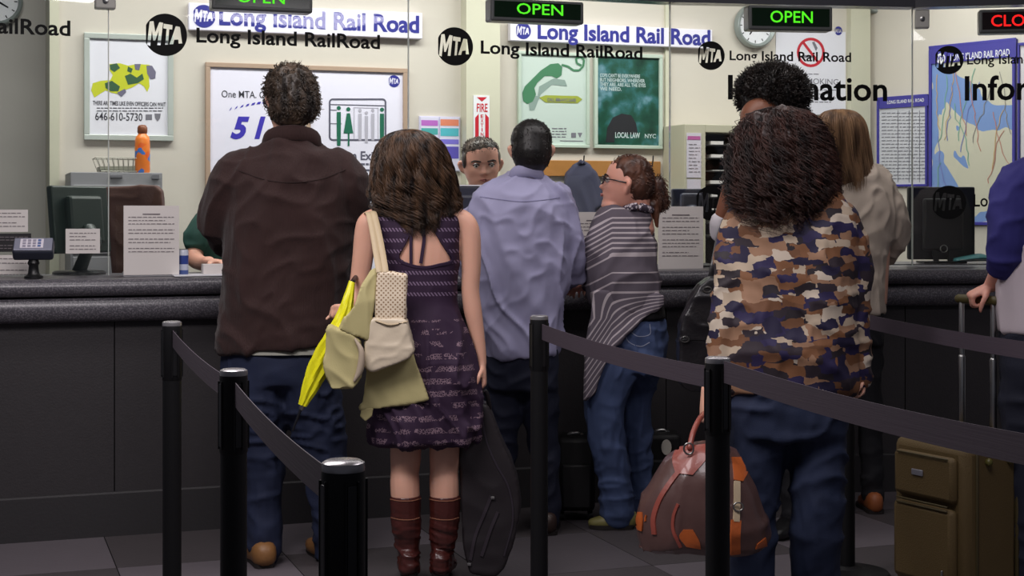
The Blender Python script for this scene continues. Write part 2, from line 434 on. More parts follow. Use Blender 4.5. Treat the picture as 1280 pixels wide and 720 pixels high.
# counter: profile swept along the plan line
def counter_path():
    pts = [LA.at(-190), LA.at(0), LA.at(300), LA.at(600), LA.at(800), LA.at(860)]
    q0, q1, q2 = LA.at(860), A1, LB.at(950)
    for t in (.25, .5, .75): pts.append(q0*(1-t)**2+q1*2*t*(1-t)+q2*t*t)
    return pts+[q2, LB.at(1150), LB.at(1500)]
CP = counter_path()
def normals(path):
    out = []
    for i in range(len(path)):
        a = path[max(0, i-1)]; b = path[min(len(path)-1, i+1)]; u = (b-a).normalized(); out.append(Vector((-u.y, u.x, 0)))   # away from the hall
    return out
CN = normals(CP)
def sweep(prof, path=CP, nrm=CN):
    mm = M(); V = []; k = len(prof)
    for p, n in zip(path, nrm):
        for (d, z) in prof: V.append(p+n*d+Vector((0, 0, z)))
    Fc = [(i*k+j, i*k+(j+1) % k, (i+1)*k+(j+1) % k, (i+1)*k+j) for i in range(len(path)-1) for j in range(k)]
    Fc += [tuple(range(k)), tuple((len(path)-1)*k+j for j in range(k-1, -1, -1))]
    mm.add(V, Fc); return mm
def arc(cx, cz, rx, rz, a0, a1, n=8): return [(cx+rx*math.cos(math.radians(a0+(a1-a0)*i/n)), cz+rz*math.sin(math.radians(a0+(a1-a0)*i/n))) for i in range(n+1)]
ctr = thing('service_counter', 'long dark speckled ticket counter with rounded edge and panelled front', 'counter', CP[0])
sweep([(0.56, 1.035), (0.56, .975), (.04, .968)]+arc(0.025, 1.0, .037, .035, 255, 95, 8)+[(.04, 1.035)]).obj('worktop', counter_top_m, ctr)
sweep([(0.10, .967), (0.10, .885)]+arc(0.05, .915, .05, .055, 250, 130, 8)).obj('lip', counter_top_m, ctr)
pan = [-190, 145, 500, 841, 1138, 1500]
def along(px): return LA.at(px) if px < 880 else LB.at(px)
for a, b in zip(pan, pan[1:]):
    mm = M(); pts = [along(a)]+([A1] if a < 900 < b else [])+[along(b)]
    for p, q in zip(pts, pts[1:]):
        u = (q-p).normalized(); n = Vector((-u.y, u.x, 0)); g = 0.0025
        p2 = p+u*(g if p is pts[0] else 0)+n*.07; q2 = q-u*(g if q is pts[-1] else 0)+n*.07
        f = [p2+Vector((0, 0, .17)), q2+Vector((0, 0, .17)), q2+Vector((0, 0, .93)), p2+Vector((0, 0, .93))]
        mm.prism(f, [v+n*.02 for v in f])
    mm.obj('panel', counter_panel_m, ctr, smooth=False)
sweep([(.055, 0), (.055, .17), (.062, .176), (.2, .176), (.2, 0)]).obj('plinth', plinth_m, ctr, smooth=False)
sweep([(.095, .1), (.095, .93), (.54, .93), (.54, .1)]).obj('carcass', black_m, ctr, smooth=False)

# ================================================================ WALL SIGNS AND POSTERS
W = WA
frame_m = alu
def framed(name, label, L, x0, y0, x1, y1, fw=5, fm=frame_m, pm=paper_m, depth=0.03, cat='poster', fname='frame'):
    """rows given at x0; level in the world"""
    r = thing(name, label, cat, L.pt((x0+x1)/2, y1))
    a = L.pt(x0, y0); b = L.pt(x0, y1); e = L.at(x1); s_ = F/a.y; w = fw/s_
    A_ = Vector((a.x, a.y, 0)); wid = (e-A_).length
    mm = M()
    def bar(u0, u1, z0, z1):
        f = [A_+L.u*u0+Vector((0, 0, z0)), A_+L.u*u1+Vector((0, 0, z0)), A_+L.u*u1+Vector((0, 0, z1)), A_+L.u*u0+Vector((0, 0, z1))]
        mm.prism([v+L.n*depth for v in f], [v+L.n*.001 for v in f])
    bar(0, wid, b.z, b.z+w); bar(0, wid, a.z-w, a.z); bar(0, w, b.z+w, a.z-w); bar(wid-w, wid, b.z+w, a.z-w)
    mm.obj(fname, fm, r, smooth=False, bevel=.003)
    f = [A_+L.u*(w*.8)+Vector((0, 0, b.z+w*.8)), A_+L.u*(wid-w*.8)+Vector((0, 0, b.z+w*.8)), A_+L.u*(wid-w*.8)+Vector((0, 0, a.z-w*.8)), A_+L.u*(w*.8)+Vector((0, 0, a.z-w*.8))]
    M().prism([v+L.n*(depth*.5) for v in f], [v+L.n*.001 for v in f]).obj('sheet', pm, r, smooth=False)
    return r
sheet_w = mat('poster_white', (232, 230, 240), 0.45)
sheet_b = mat('bright_white_board', (238, 234, 250), 0.4)
ink = mat('dark_ink', (52, 50, 60), 0.6); inkg = mat('grey_ink', (120, 118, 128), 0.6)
# 1: white poster with a yellow and green figure
r = framed('poster', 'silver-framed white poster with a yellow and green sprawled figure and a phone number', W, 104.5, 41, 216, 175, 7, depth=.03, pm=sheet_w)
yl = mat('print_yellow', (200, 205, 40), 0.5); gr = mat('print_green', (52, 92, 60), 0.5); gy = mat('print_grey', (112, 108, 130), 0.5)
d = .0165
mm = M(); poly_on(mm, W, [(137, 80), (150, 79), (160, 82), (172, 80), (187, 81), (190, 88), (186, 95), (187, 108), (184, 115), (180, 108), (174, 104), (166, 109), (158, 112), (150, 118), (140, 116), (132, 113), (124, 118), (118, 122), (114, 113), (116, 104), (126, 101), (138, 100), (141, 94), (137, 88)], d); mm.obj('picture', yl, r, smooth=False)
for P_ in ([(137, 81), (146, 79), (150, 85), (143, 90), (138, 87)], [(131, 104), (140, 101), (150, 108), (148, 114), (138, 114), (132, 110)], [(156, 95), (163, 92), (171, 97), (178, 92), (180, 99), (172, 104), (160, 106)], [(160, 83), (166, 86), (164, 91), (159, 89)]): poly_on(M(), W, P_, d+.001).obj('picture_patch', gr, r, smooth=False)
for P_ in ([(183, 82), (190, 82), (195, 90), (194, 98), (188, 99), (184, 92)], [(146, 116), (156, 111), (158, 115), (152, 121)], [(168, 80), (176, 80), (174, 88), (169, 87)]): poly_on(M(), W, P_, d+.001).obj('picture_patch', gy, r, smooth=False)
text_on(W, 'THERE ARE TIMES LIKE EVEN OFFICERS CAN WAIT', 116, 207, 131, 5, d, .02).obj('lettering', ink, r, smooth=False); mm = text_on(W, '646-610-5730', 119, 178, 150, 9.5, d, .01)
mm.obj('lettering', ink, r, smooth=False); mm = lines_on(M(), W, 121, 134.5, 204, 2, 3.6, d, 1.1, False); tag(mm.obj('small_print', ink, r, smooth=False), kind='stuff')
mm = M(); poly_on(mm, W, [(182, 143), (190, 143), (190, 150), (182, 150)], d); poly_on(mm, W, [(193, 142), (201, 142), (200, 148), (197, 152), (194, 148)], d); mm.obj('emblem', inkg, r, smooth=False)
# 2 + 3: wide double board
tanf = mat('tan_frame', (176, 150, 130), 0.5)
r = framed('poster_board', 'wide white double notice board with blue numerals behind the man in brown', W, 256, 78, 508, 400, 6, tanf, sheet_b, .03, 'board')
mm = M(); slab_on(mm, W, 383, 90, 388.5, 395, 0.001, .03); mm.obj('divider', tanf, r, smooth=False)
d = .0165
mm = text_on(W, 'One MTA. One number.', 277, 378, 121.5, 8.5, d, .004); mm.obj('lettering', ink, r, smooth=False)
mi = mat('indigo_print', (60, 48, 178), .5)
for ch, xa, xb in (('5', 288, 312), ('1', 318, 332), ('1', 340, 354)): text_on(W, ch, xa, xb, 172, 25, d, .045, .32).obj('numeral', mi, r, smooth=False)
mm = M()
for i in range(10):
    a = i/9; x = 286+a*62; y = 139-11*math.sin(a*math.pi*.5)
    poly_on(mm, W, [(x, y), (x+2, y-3), (x+8*(.5+a*.5), y-5.5+a*3.5), (x+6*(.5+a*.5), y-2.5+a*3.5)], d)
tag(mm.obj('dashed_arc', mi, r, smooth=False), kind='stuff')
logo_on(W, 492.5, 101.5, 7.5, blue_m, sheet_b, r, d)
sg = mat('sign_grey', (92, 90, 108), .5); dg_ = mat('sign_green', (20, 104, 78), .5); lg_ = mat('sign_lightgrey', (186, 182, 196), .5)
mm = M()
def round_rect(mm, L, x0, y0, x1, y1, rr, t, d):
    def ring(o):
        pts = []
        for (cx, cy, a0) in ((x1-rr, y0+rr, -90), (x1-rr, y1-rr, 0), (x0+rr, y1-rr, 90), (x0+rr, y0+rr, 180)):
            for i in range(5):
                a = math.radians(a0+90*i/4); pts.append((cx+(rr-o)*math.cos(a), cy+(rr-o)*math.sin(a)))
        return pts
    A_, B_ = ring(0), ring(t); n = len(A_)
    mm.add([L.pt(*p, d) for p in A_]+[L.pt(*p, d) for p in B_], [(i, (i+1) % n, (i+1) % n+n, i+n) for i in range(n)])
round_rect(mm, W, 411, 123, 483, 176, 5, 2.2, d)
rect_on(mm, W, 413, 130, 481, 131.2, d); rect_on(mm, W, 413, 137, 421, 138, d); rect_on(mm, W, 413, 154, 427, 155, d)
mm.obj('pictogram_outline', sg, r, smooth=False)
def fig(x, y, man, sc=1.0, m_=None):
    mm = M(); n = 12; poly_on(mm, W, [(x+2.6*sc*math.cos(2*math.pi*i/n), y+2.6*sc*math.sin(2*math.pi*i/n)) for i in range(n)], d+.001)
    if man: poly_on(mm, W, [(x-2.6*sc, y+5*sc), (x+2.6*sc, y+5*sc), (x+2.6*sc, y+26*sc), (x+2.2*sc, y+47*sc), (x-2.2*sc, y+47*sc), (x-2.6*sc, y+26*sc)], d+.001)
    else:
        poly_on(mm, W, [(x-2*sc, y+5*sc), (x+2*sc, y+5*sc), (x+6*sc, y+30*sc), (x-6*sc, y+30*sc)], d+.001); poly_on(mm, W, [(x-.8, y+30*sc), (x+1.4, y+30*sc), (x+1.4, y+46*sc), (x-.8, y+46*sc)], d+.001)
    mm.obj('pictogram_person', m_ or dg_, r, smooth=False)
fig(423.5, 135, True); fig(435.5, 136.5, False); fig(477.5, 137, True)
mm = M(); rect_on(mm, W, 442, 134, 443, 174, d); rect_on(mm, W, 472, 135, 473, 174, d); rect_on(mm, W, 442, 134, 473, 135, d)
for x, y in ((450, 138), (458, 141), (466, 138)): fig(x, y, True, .8, lg_)
mm.obj('pictogram_door', lg_, r, smooth=False)
text_on(W, 'Let Them Exit First', 392, 500, 199, 10.5, d, .02).obj('lettering', sg, r, smooth=False); mm = M(); lines_on(mm, W, 396, 204, 497, 4, 7.5, d, 2.4); lines_on(mm, W, 396, 242, 497, 6, 8, d, 2); tag(mm.obj('small_print', sg, r, smooth=False), kind='stuff')
# hanging name boards
for (x0, y0, y1, x1, lx, tx0, tx1, cap, lab) in ((236, 3, 37, 528, 255, 274, 524, 21, 'wide white name board with blue lettering above the double notice board'), (638, 26, 50.5, 890.5, 654, 672, 888, 19, 'wide white name board with blue lettering above the telephone poster')):
    r = thing('name_board', lab, 'sign', W.pt((x0+x1)/2, y1), 'white name boards with blue lettering')
    mm = M(); slab_on(mm, W, x0, y0, x1, y1, .001, .05); mm.obj('board', sheet_b, r, smooth=False, bevel=.004)
    cy = (y0+y1)/2+.3; logo_on(W, lx, cy, (y1-y0)*.42, blue_m, sheet_b, r, .052)
    text_on(W, 'Long Island Rail Road', tx0, tx1, cy+cap*.48, cap, .052, .03).obj('lettering', blue_m, r, smooth=False)
# leaflets
r = thing('leaflet_holder', 'clear wall rack of purple, orange and blue leaflets beside the pilaster', 'leaflet rack', W.pt(549, 216))
mm = M(); slab_on(mm, W, 524, 145, 575, 214, .001, .012); mm.obj('backing', mat('leaflet_white', (216, 212, 236), .4), r, smooth=False)
for i, (x0, x1, tops) in enumerate(((526, 548, ((150, 157, (190, 110, 200)), (160, 168, (80, 170, 170)), (172, 180, (130, 120, 210)), (184, 200, (170, 160, 230)))), (550, 574, ((149, 157, (235, 140, 110)), (160, 170, (90, 190, 205)), (174, 180, (130, 120, 220)), (183, 198, (100, 90, 190)))))):
    p = M(); slab_on(p, W, x0, 146, x1, 213, .012, .02); lf = p.obj('leaflet', mat('leaflet_white2', (226, 222, 244), .4), r, smooth=False)
    for j, (ya, yb, c) in enumerate(tops):
        b = M(); rect_on(b, W, x0+.6, ya, x1-.6, yb, .021); b.obj('print_band', mat('band%d%d' % (i, j), c, .4), lf, smooth=False)
# fire extinguisher sign
Wp = W.off(-.10)
r = thing('fire_extinguisher_sign', 'narrow red and white fire extinguisher sign on the pilaster', 'sign', Wp.pt(602, 178))
mm = M(); slab_on(mm, Wp, 592, 119, 612, 178, .001, .005); mm.obj('plate', white_m, r, smooth=False)
red = mat('sign_red', (198, 30, 48), .45)
text_on(Wp, 'FIRE', 596, 609.5, 139.5, 10, .006, .02).obj('lettering', red, r, smooth=False)
for q in ([(596, 121.5), (609, 121.5), (602.5, 127)], [(594, 147), (598.5, 142), (598.5, 176), (594, 176)], [(606.5, 142), (611, 147), (611, 176), (606.5, 176)]): poly_on(M(), Wp, q, .006).obj('arrow', red, r, smooth=False)
mm = M()
for i, ch in enumerate('EXTING'): text_on(Wp, ch, 600.8 if ch != 'I' else 602, 604.4 if ch != 'I' else 603.2, 147.5+i*5.6, 4.2, .006, .02, mm=mm)
tag(mm.obj('small_lettering', red, r, smooth=False), kind='stuff')
# telephone poster
palegreen = mat('poster_pale_green', (200, 214, 206), .4)
r = framed('poster', 'pale poster with a big green telephone handset and yellow tag', W, 646, 64, 735, 184, 4, mat('pale_frame', (190, 204, 190), .4), palegreen)
d = .0165; ph = mat('phone_green', (72, 128, 92), .4); phd = mat('phone_shadow', (140, 160, 152), .5)
mm = M(); poly_on(mm, W, [(660, 118), (672, 120), (674, 108), (692, 98), (706, 100), (709, 108), (690, 106), (676, 118), (668, 138), (662, 138)], d); mm.obj('print_shadow', phd, r, smooth=False)
mm = M(); poly_on(mm, W, [(653, 116), (656, 108), (664, 100), (676, 88), (688, 80), (698, 79), (703, 84), (702, 94), (696, 98), (690, 95), (681, 95), (672, 103), (668, 110), (670, 118), (666, 127), (659, 130), (654, 126)], d+.001)
cord = [(702, 81), (710, 83), (717, 88), (724, 88), (729, 83), (730, 75), (726, 71), (720, 73), (721, 79), (727, 82)]
for (a, b) in zip(cord, cord[1:]):
    dx, dy = b[0]-a[0], b[1]-a[1]; l = math.hypot(dx, dy); nx, ny = -dy/l*1.3, dx/l*1.3
    poly_on(mm, W, [(a[0]+nx, a[1]+ny), (b[0]+nx, b[1]+ny), (b[0]-nx, b[1]-ny), (a[0]-nx, a[1]-ny)], d+.0015)
mm.obj('picture', ph, r, smooth=False)
mm = M(); poly_on(mm, W, [(674, 122), (682, 119), (722, 120), (728, 124), (722, 129), (682, 128)], d+.001); mm.obj('tag_print', mat('tag_olive', (158, 168, 60), .5), r, smooth=False)
text_on(W, 'CALL 888-NYC-SAFE', 684, 720, 126.5, 4, d+.003, .02).obj('lettering', inkg, r, smooth=False); mm = M(); lines_on(mm, W, 690, 160, 708, 4, 3.5, d, 1.2, False); rect_on(mm, W, 700, 175.5, 729, 176.5, d)
poly_on(mm, W, [(714, 166), (720, 166), (720, 172), (714, 172)], d); poly_on(mm, W, [(722, 166), (728, 166), (725, 172)], d); tag(mm.obj('small_print', inkg, r, smooth=False), kind='stuff')
# teal photo poster
def teal(nt):
    tc = N(nt, 'ShaderNodeTexCoord'); n = N(nt, 'ShaderNodeTexNoise'); n.inputs['Scale'].default_value = 9; n.inputs['Detail'].default_value = 6
    nt.links.new(tc.outputs['Object'], n.inputs['Vector']); return n.outputs['Fac']
tealm = ramp_mat('teal_photo', teal, [(.3, (18, 52, 40)), (.48, (34, 82, 66)), (.58, (52, 106, 106)), (.72, (120, 160, 176))], .35, False)
r = framed('poster', 'dark teal photographic poster with white block text at its top', W, 741, 66, 826, 185.5, 4.5, mat('pale_frame', (190, 204, 190), .4), tealm)
mm = M()
for i, t in enumerate(('COPS CAN\'T BE EVERYWHERE', 'BUT NEIGHBORS, WHEREVER', 'THEY ARE, ARE ALL THE EYES', 'WE NEED.')): text_on(W, t, 750, (800, 806, 807, 777)[i], 96+i*5.6, 4.2, d, .02, mm=mm)
pt_ = mat('poster_text', (190, 206, 206), .5); tag(mm.obj('text_block', pt_, r, smooth=False), kind='stuff'); text_on(W, 'LOCAL LAW', 769, 800, 172, 6.5, d, .03).obj('lettering', pt_, r, smooth=False); text_on(W, 'NYC', 806, 820, 172.5, 5, d, .02).obj('lettering', pt_, r, smooth=False)
mm = M(); poly_on(mm, W, [(757, 178), (759, 160), (766, 147), (777, 142), (789, 144), (795, 154), (797, 165), (796, 168), (768, 168), (768, 178)], d-.0003); mm.obj('picture_head', mat('dark_print', (34, 34, 38), .5), r, smooth=False)
# no smoking sheet
r = thing('no_smoking_sign', 'white no-smoking sheet with a red crossed circle hanging on the wall', 'sign', W.pt(1013, 140))
mm = M(); slab_on(mm, W, 970, 36, 1057, 142, .001, .006); mm.obj('sheet', sheet_w, r, smooth=False)
mm = M()
cx, cy = 1013.5, 65.5
A_ = [(cx+17.5*math.cos(2*math.pi*i/28), cy+18.5*math.sin(2*math.pi*i/28)) for i in range(28)]; B_ = [(cx+14.2*math.cos(2*math.pi*i/28), cy+15*math.sin(2*math.pi*i/28)) for i in range(28)]
mm.add([W.pt(*p, .007) for p in A_+B_], [(i, (i+1) % 28, (i+1) % 28+28, i+28) for i in range(28)])
poly_on(mm, W, [(1002, 53), (1004.5, 51), (1025, 78), (1022.5, 80)], .008); mm.obj('prohibition_ring', red, r, smooth=False)
mm = M(); poly_on(mm, W, [(1003, 69), (1016, 69), (1016, 72), (1003, 72)], .0075); poly_on(mm, W, [(1015, 53), (1018, 52), (1022, 60), (1020, 64)], .0075); text_on(W, 'NO SMOKING', 985, 1048, 104, 7, .007, .003, mm=mm); mm.obj('lettering', inkg, r, smooth=False); mm = M(); lines_on(mm, W, 996, 92, 1024, 1, 4, .007); lines_on(mm, W, 984, 112, 1045, 4, 5, .007); tag(mm.obj('small_print', inkg, r, smooth=False), kind='stuff')
logo_on(W, 1048, 38.5, 5.5, blue_m, sheet_w, r, .007)
# clocks
def clock(L, cx, cy, R_, lab, h1, h2):
    r = thing('wall_clock', lab, 'clock', L.pt(cx, cy)); ax = Matrix.Rotation(L.rz, 3, 'Z') @ Matrix.Rotation(math.radians(90), 3, 'X'); o = L.pt(cx, cy); q = R_*o.y/F
    M().lathe(o, [(q*.9, 0), (q, .01), (q, .045), (q*.93, .055), (q*.82, .045), (q*.82, .02)], 32, ax).obj('rim', mat('clock_rim', (150, 158, 156), .35, metal=.3), r)
    M().lathe(o, [(q*.83, .005), (q*.83, .03)], 32, ax).obj('dial', white_m, r, smooth=False)
    for ang, l, w in ((h1, .5, .05), (h2, .68, .035)):
        a = math.radians(ang); dv = L.u*math.sin(a)+Vector((0, 0, math.cos(a))); nv = L.u*math.cos(a)-Vector((0, 0, math.sin(a))); b = o+L.n*.032
        mm = M(); mm.add([b-dv*q*.1-nv*q*w, b-dv*q*.1+nv*q*w, b+dv*q*l+nv*q*w*.5, b+dv*q*l-nv*q*w*.5], [(0, 1, 2, 3)]); mm.obj('hand', decal_m, r, smooth=False)
    mm = M()
    for i in range(12):
        a = math.radians(30*i); dv = L.u*math.sin(a)+Vector((0, 0, math.cos(a))); nv = L.u*math.cos(a)-Vector((0, 0, math.sin(a))); b = o+L.n*.031
        mm.add([b+dv*q*.66-nv*q*.02, b+dv*q*.66+nv*q*.02, b+dv*q*.78+nv*q*.02, b+dv*q*.78-nv*q*.02], [(0, 1, 2, 3)])
    tag(mm.obj('hour_marks', decal_m, r, smooth=False), kind='stuff')
clock(W, 941, 33, 27.5, 'round grey-rimmed wall clock half behind the green display, left of the no-smoking sheet', 215, 60)
clock(WL, -4, 2, 31, 'round grey-rimmed wall clock cut off by the top left corner', 120, 20)
clock(W, 1093, -12, 30, 'round grey-rimmed smoke light built as a clock, mostly hidden above the dark beam', 100, 200)  # stands for a round smoke light, made with the clock parts
# side wall: timetable and map
purple = mat('board_blue', (60, 54, 150), .45)
L = WR
def board(name, lab, x0, y0, x1, y1, hd, fw, pm, cat):
    r = framed(name, lab, L, x0, y0, x1, y1, fw, purple, pm, .02, cat)
    mm = M(); slab_on(mm, L, x0+1, y0+1, x1-1, y0+hd, .001, .0195); mm.obj('header', purple, r, smooth=False); return r
r = board('timetable_board', 'blue-bordered timetable board on the right wall, left of the map', 1098, 122, 1161, 234, 14, 3, mat('timetable_paper', (206, 206, 214), .5), 'board')
mm = text_on(L, 'LONG ISLAND RAIL ROAD', 1109, 1155, 130, 4, .021, .01); mm.obj('lettering', white_m, r, smooth=False)
mm = M()
for x in (1122, 1136, 1149): rect_on(mm, L, x, 138, x+.7, 228, .0125)
for i in range(20): lines_on(mm, L, 1102, 141+i*4.3, 1158, 1, 4, .0125, 1.0, False)
tag(mm.obj('small_print', inkg, r, smooth=False), kind='stuff')
def mapf(nt):
    tc = N(nt, 'ShaderNodeTexCoord'); n = N(nt, 'ShaderNodeTexNoise'); n.inputs['Scale'].default_value = 2.2; n.inputs['Detail'].default_value = 3; n.inputs['Distortion'].default_value = .6
    nt.links.new(tc.outputs['Object'], n.inputs['Vector']); return n.outputs['Fac']
mapm = ramp_mat('map_paper', mapf, [(.0, (120, 150, 205)), (.47, (206, 202, 182)), (.6, (196, 206, 176)), (.68, (212, 206, 190))], .45)
r = board('wall_map', 'large blue-bordered railway map on the right wall beside the timetable', 1163, 58, 1271, 281, 22, 4, mapm, 'map')
mm = text_on(L, 'LONG ISLAND RAIL ROAD', 1188, 1262, 76, 8, .021, .01); mm.obj('lettering', white_m, r, smooth=False); logo_on(L, 1176, 73, 6.5, white_m, purple, r, .021)
cols = [(120, 170, 150), (190, 130, 116), (120, 130, 190), (140, 136, 130), (196, 164, 116)]
for k in range(5):
    mm = M()
    for j in range(4):
        x = random.uniform(1170, 1255); y = random.uniform(85, 110) if j % 2 else random.uniform(100, 240); dx = random.uniform(-2.5, 2.5); 
        for i in range(9):
            x2 = min(1263, max(1170, x+dx+random.uniform(-3, 3))); y2 = min(270, y+random.uniform(4, 14))
            poly_on(mm, L, [(x, y), (x+1, y), (x2+1, y2), (x2, y2)], .0125); x, y = x2, y2
    tag(mm.obj('route_lines', mat('route%d' % k, cols[k], .5), r, smooth=False), kind='stuff')
r = board('notice_board', 'pale notice board at the right frame edge beyond the map', 1274, 54, 1350, 270, 3, 3, mat('notice_paper', (214, 208, 212), .5), 'board')

# LED displays
def led(L, x0, y0, x1, y1, text, tx0, tx1, on, lab, d0=-.02, d1=.07):
    r = thing('led_display', lab, 'display', L.pt((x0+x1)/2, y0, .02), 'lit counter displays under the dark beam' if text == 'OPEN' else None)
    mm = M(); slab_on(mm, L, x0, y0, x1, y1, d0, d1); mm.obj('housing', mat('led_housing', (74, 76, 76), .35), r, smooth=False, bevel=.008)
    h = (y1-y0); mm = M(); slab_on(mm, L, x0+4, y0+3.5, x1-4, y1-5, d1-.004, d1+.001); mm.obj('screen', mat('led_green_glass', (6, 26, 10), .15) if on == 'g' else mat('led_red_glass', (22, 8, 9), .15), r, smooth=False)
    g = mat('led_green', (20, 60, 10), .5, emit=(80, 235, 20), es=1.1) if on == 'g' else mat('led_red', (60, 5, 5), .5, emit=(255, 22, 20), es=1.3)
    text_on(L, text, tx0, tx1, y0+h*.70, h*.46, d1+.0025, .008).obj('lettering', g, r, smooth=False)
led(GA, 265, -18, 391, 11, 'OPEN', 296, 356, 'g', 'green lit OPEN display cut off by the top edge, above the man in brown')
led(GA, 614, -3, 730, 25.5, 'OPEN', 646, 704, 'g', 'green lit OPEN display above the man in the lavender shirt')
led(GB, 936, 6, 1041, 37, 'OPEN', 963, 1016, 'g', 'green lit OPEN display above the curly-haired woman')
led(GC, 1224, 12, 1330, 42, 'CLOSED', 1239, 1318, 'r', 'red lit CLOSED display at the top right corner')
# ================================================================ FIGURE HELPERS
skin_m = mat('skin', (224, 172, 148), 0.5, 0.04, 300, 0.05, 8, sss=0.12)
skin_p = mat('skin_pink', (222, 160, 140), 0.5, 0.04, 300, 0.07, 10, sss=0.12)
skin_b = mat('skin_brown', (128, 80, 58), 0.5, 0.04, 300, 0.07, 10, sss=0.08)
eye_m = mat('eye_white', (215, 210, 205), .25); iris_m = mat('iris', (46, 34, 26), .2); brow_m = mat('eyebrow', (52, 36, 28), .8); lip_m = mat('lips', (178, 96, 92), .5)

HT = [(-.50, .20, .00, .05), (-.47, .30, .05, .14), (-.40, .36, .16, .215), (-.30, .375, .28, .265), (-.20, .385, .37, .30), (-.10, .385, .43, .325),
      (0, .375, .465, .335), (.10, .385, .47, .335), (.25, .365, .43, .315), (.36, .30, .35, .26), (.44, .20, .24, .18), (.49, .08, .10, .07)]
def head_geo(c, h, yaw=0, pitch=0, roll=0, nose=1.0, fat=1.0):
    """closed head, chin to crown = h, centre c; yaw 0 faces the camera, positive turns to the frame's right"""
    R = Matrix.Rotation(math.radians(yaw), 3, 'Z') @ Matrix.Rotation(math.radians(pitch), 3, 'X') @ Matrix.Rotation(math.radians(roll), 3, 'Y')
    T = catmull(np.array(HT), 40); n = 48; V = []
    g = lambda x, s: math.exp(-(x/s)**2)
    for (z, f, b, w) in T:
        for j in range(n):
            a = 2*math.pi*j/n; ca, sa = math.cos(a), math.sin(a)      # a=0 front
            x = w*sa*fat; y = -f*ca if ca > 0 else -b*ca
            if ca > 0:
                np_ = max(0, min(1, (.03-z)/.17)) if z > -.14 else max(0, 1-(-.14-z)/.045)
                y -= .125*nose*g(x, .042+.03*np_)*np_*(1 if z > -.18 else .6)
                y += .05*(g(x-.15, .075)+g(x+.15, .075))*g(z-.02, .05)
                y -= .022*(g(x-.14, .11)+g(x+.14, .11))*g(z-.085, .03)
                y -= .03*g(x, .10)*g(z+.262, .028)-.02*g(x, .09)*g(z+.315, .02)
                y -= .02*g(x, .08)*g(z+.42, .05)
                y += .02*(g(x-.2, .07)+g(x+.2, .07))*g(z+.22, .06)
            V.append(Vector((x, y, z)))
    k = len(T); Fc = [(i*n+j, i*n+(j+1) % n, (i+1)*n+(j+1) % n, (i+1)*n+j) for i in range(k-1) for j in range(n)]
    Fc += [tuple(range(n-1, -1, -1)), tuple((k-1)*n+j for j in range(n))]
    c = Vector(c); X = lambda v: c+R @ (Vector(v)*h)
    mm = M(); mm.add([X(v) for v in V], Fc)
    for s in (-1, 1):   # ears
        mm.tube([X((s*.33*fat, .05, -.15)), X((s*.375*fat, .065, -.07)), X((s*.395*fat, .075, .01)), X((s*.37*fat, .05, .05)), X((s*.34*fat, .02, .03))], [h*.03, h*.038, h*.042, h*.034, h*.022], n=8)
    return mm, X, R
def face_parts(body, X, h, glasses=None, beard=None, both=(-1, 1), closed=.0, brow=brow_m, lip=lip_m, R=None):
    for s in both:
        e = M(); e.ell(X((s*.15, -.325, .012)), (h*.052,)*3, 14, 10); eo = e.obj('eye', eye_m, body)
        i = M(); i.ell(X((s*.15+.0, -.362, .005)), (h*.024,)*3, 10, 8); i.obj('iris', iris_m, eo) if body.parent is None else i.obj('iris', iris_m, body)
        l = M(); l.tube([X((s*.205, -.335, .018)), X((s*.15, -.372, .04)), X((s*.095, -.35, .022))], h*.013, n=6); l.obj('eyelid', brow, body)
        b = M(); b.tube([X((s*.235, -.325, .085)), X((s*.17, -.385, .105)), X((s*.07, -.405, .088))], [(h*.01, h*.012), (h*.014, h*.018), (h*.012, h*.014)], n=6); b.obj('eyebrow', brow, body)
    l = M(); l.tube([X((-.095, -.378, -.258)), X((-.03, -.412, -.25)), X((.03, -.412, -.25)), X((.095, -.378, -.258))], [h*.006, h*.013, h*.013, h*.006], n=6)
    l.tube([X((-.085, -.375, -.268)), X((0, -.408, -.28)), X((.085, -.375, -.268))], [h*.006, h*.018, h*.006], n=6); l.obj('lips', lip, body)
    if glasses:
        g = M()
        for s in (-1, 1):
            ring = [X((s*.15+.105*math.cos(a), -.43+.03*abs(math.cos(a)), .0+.075*math.sin(a))) for a in np.linspace(0, 2*math.pi, 17)]
            g.tube(ring, h*.011, n=5, m=33, cap=False)
            g.tube([X((s*.25, -.41, .02)), X((s*.345, -.2, .03)), X((s*.375, .05, .02))], h*.012, n=5)
        g.tube([X((-.045, -.44, .02)), X((0, -.46, .03)), X((.045, -.44, .02))], h*.01, n=5)
        g.obj('glasses', glasses, body)
def ray_down(px, py): return Vector(((px-CX)/F, 1, -(py-HY)/F)).normalized()

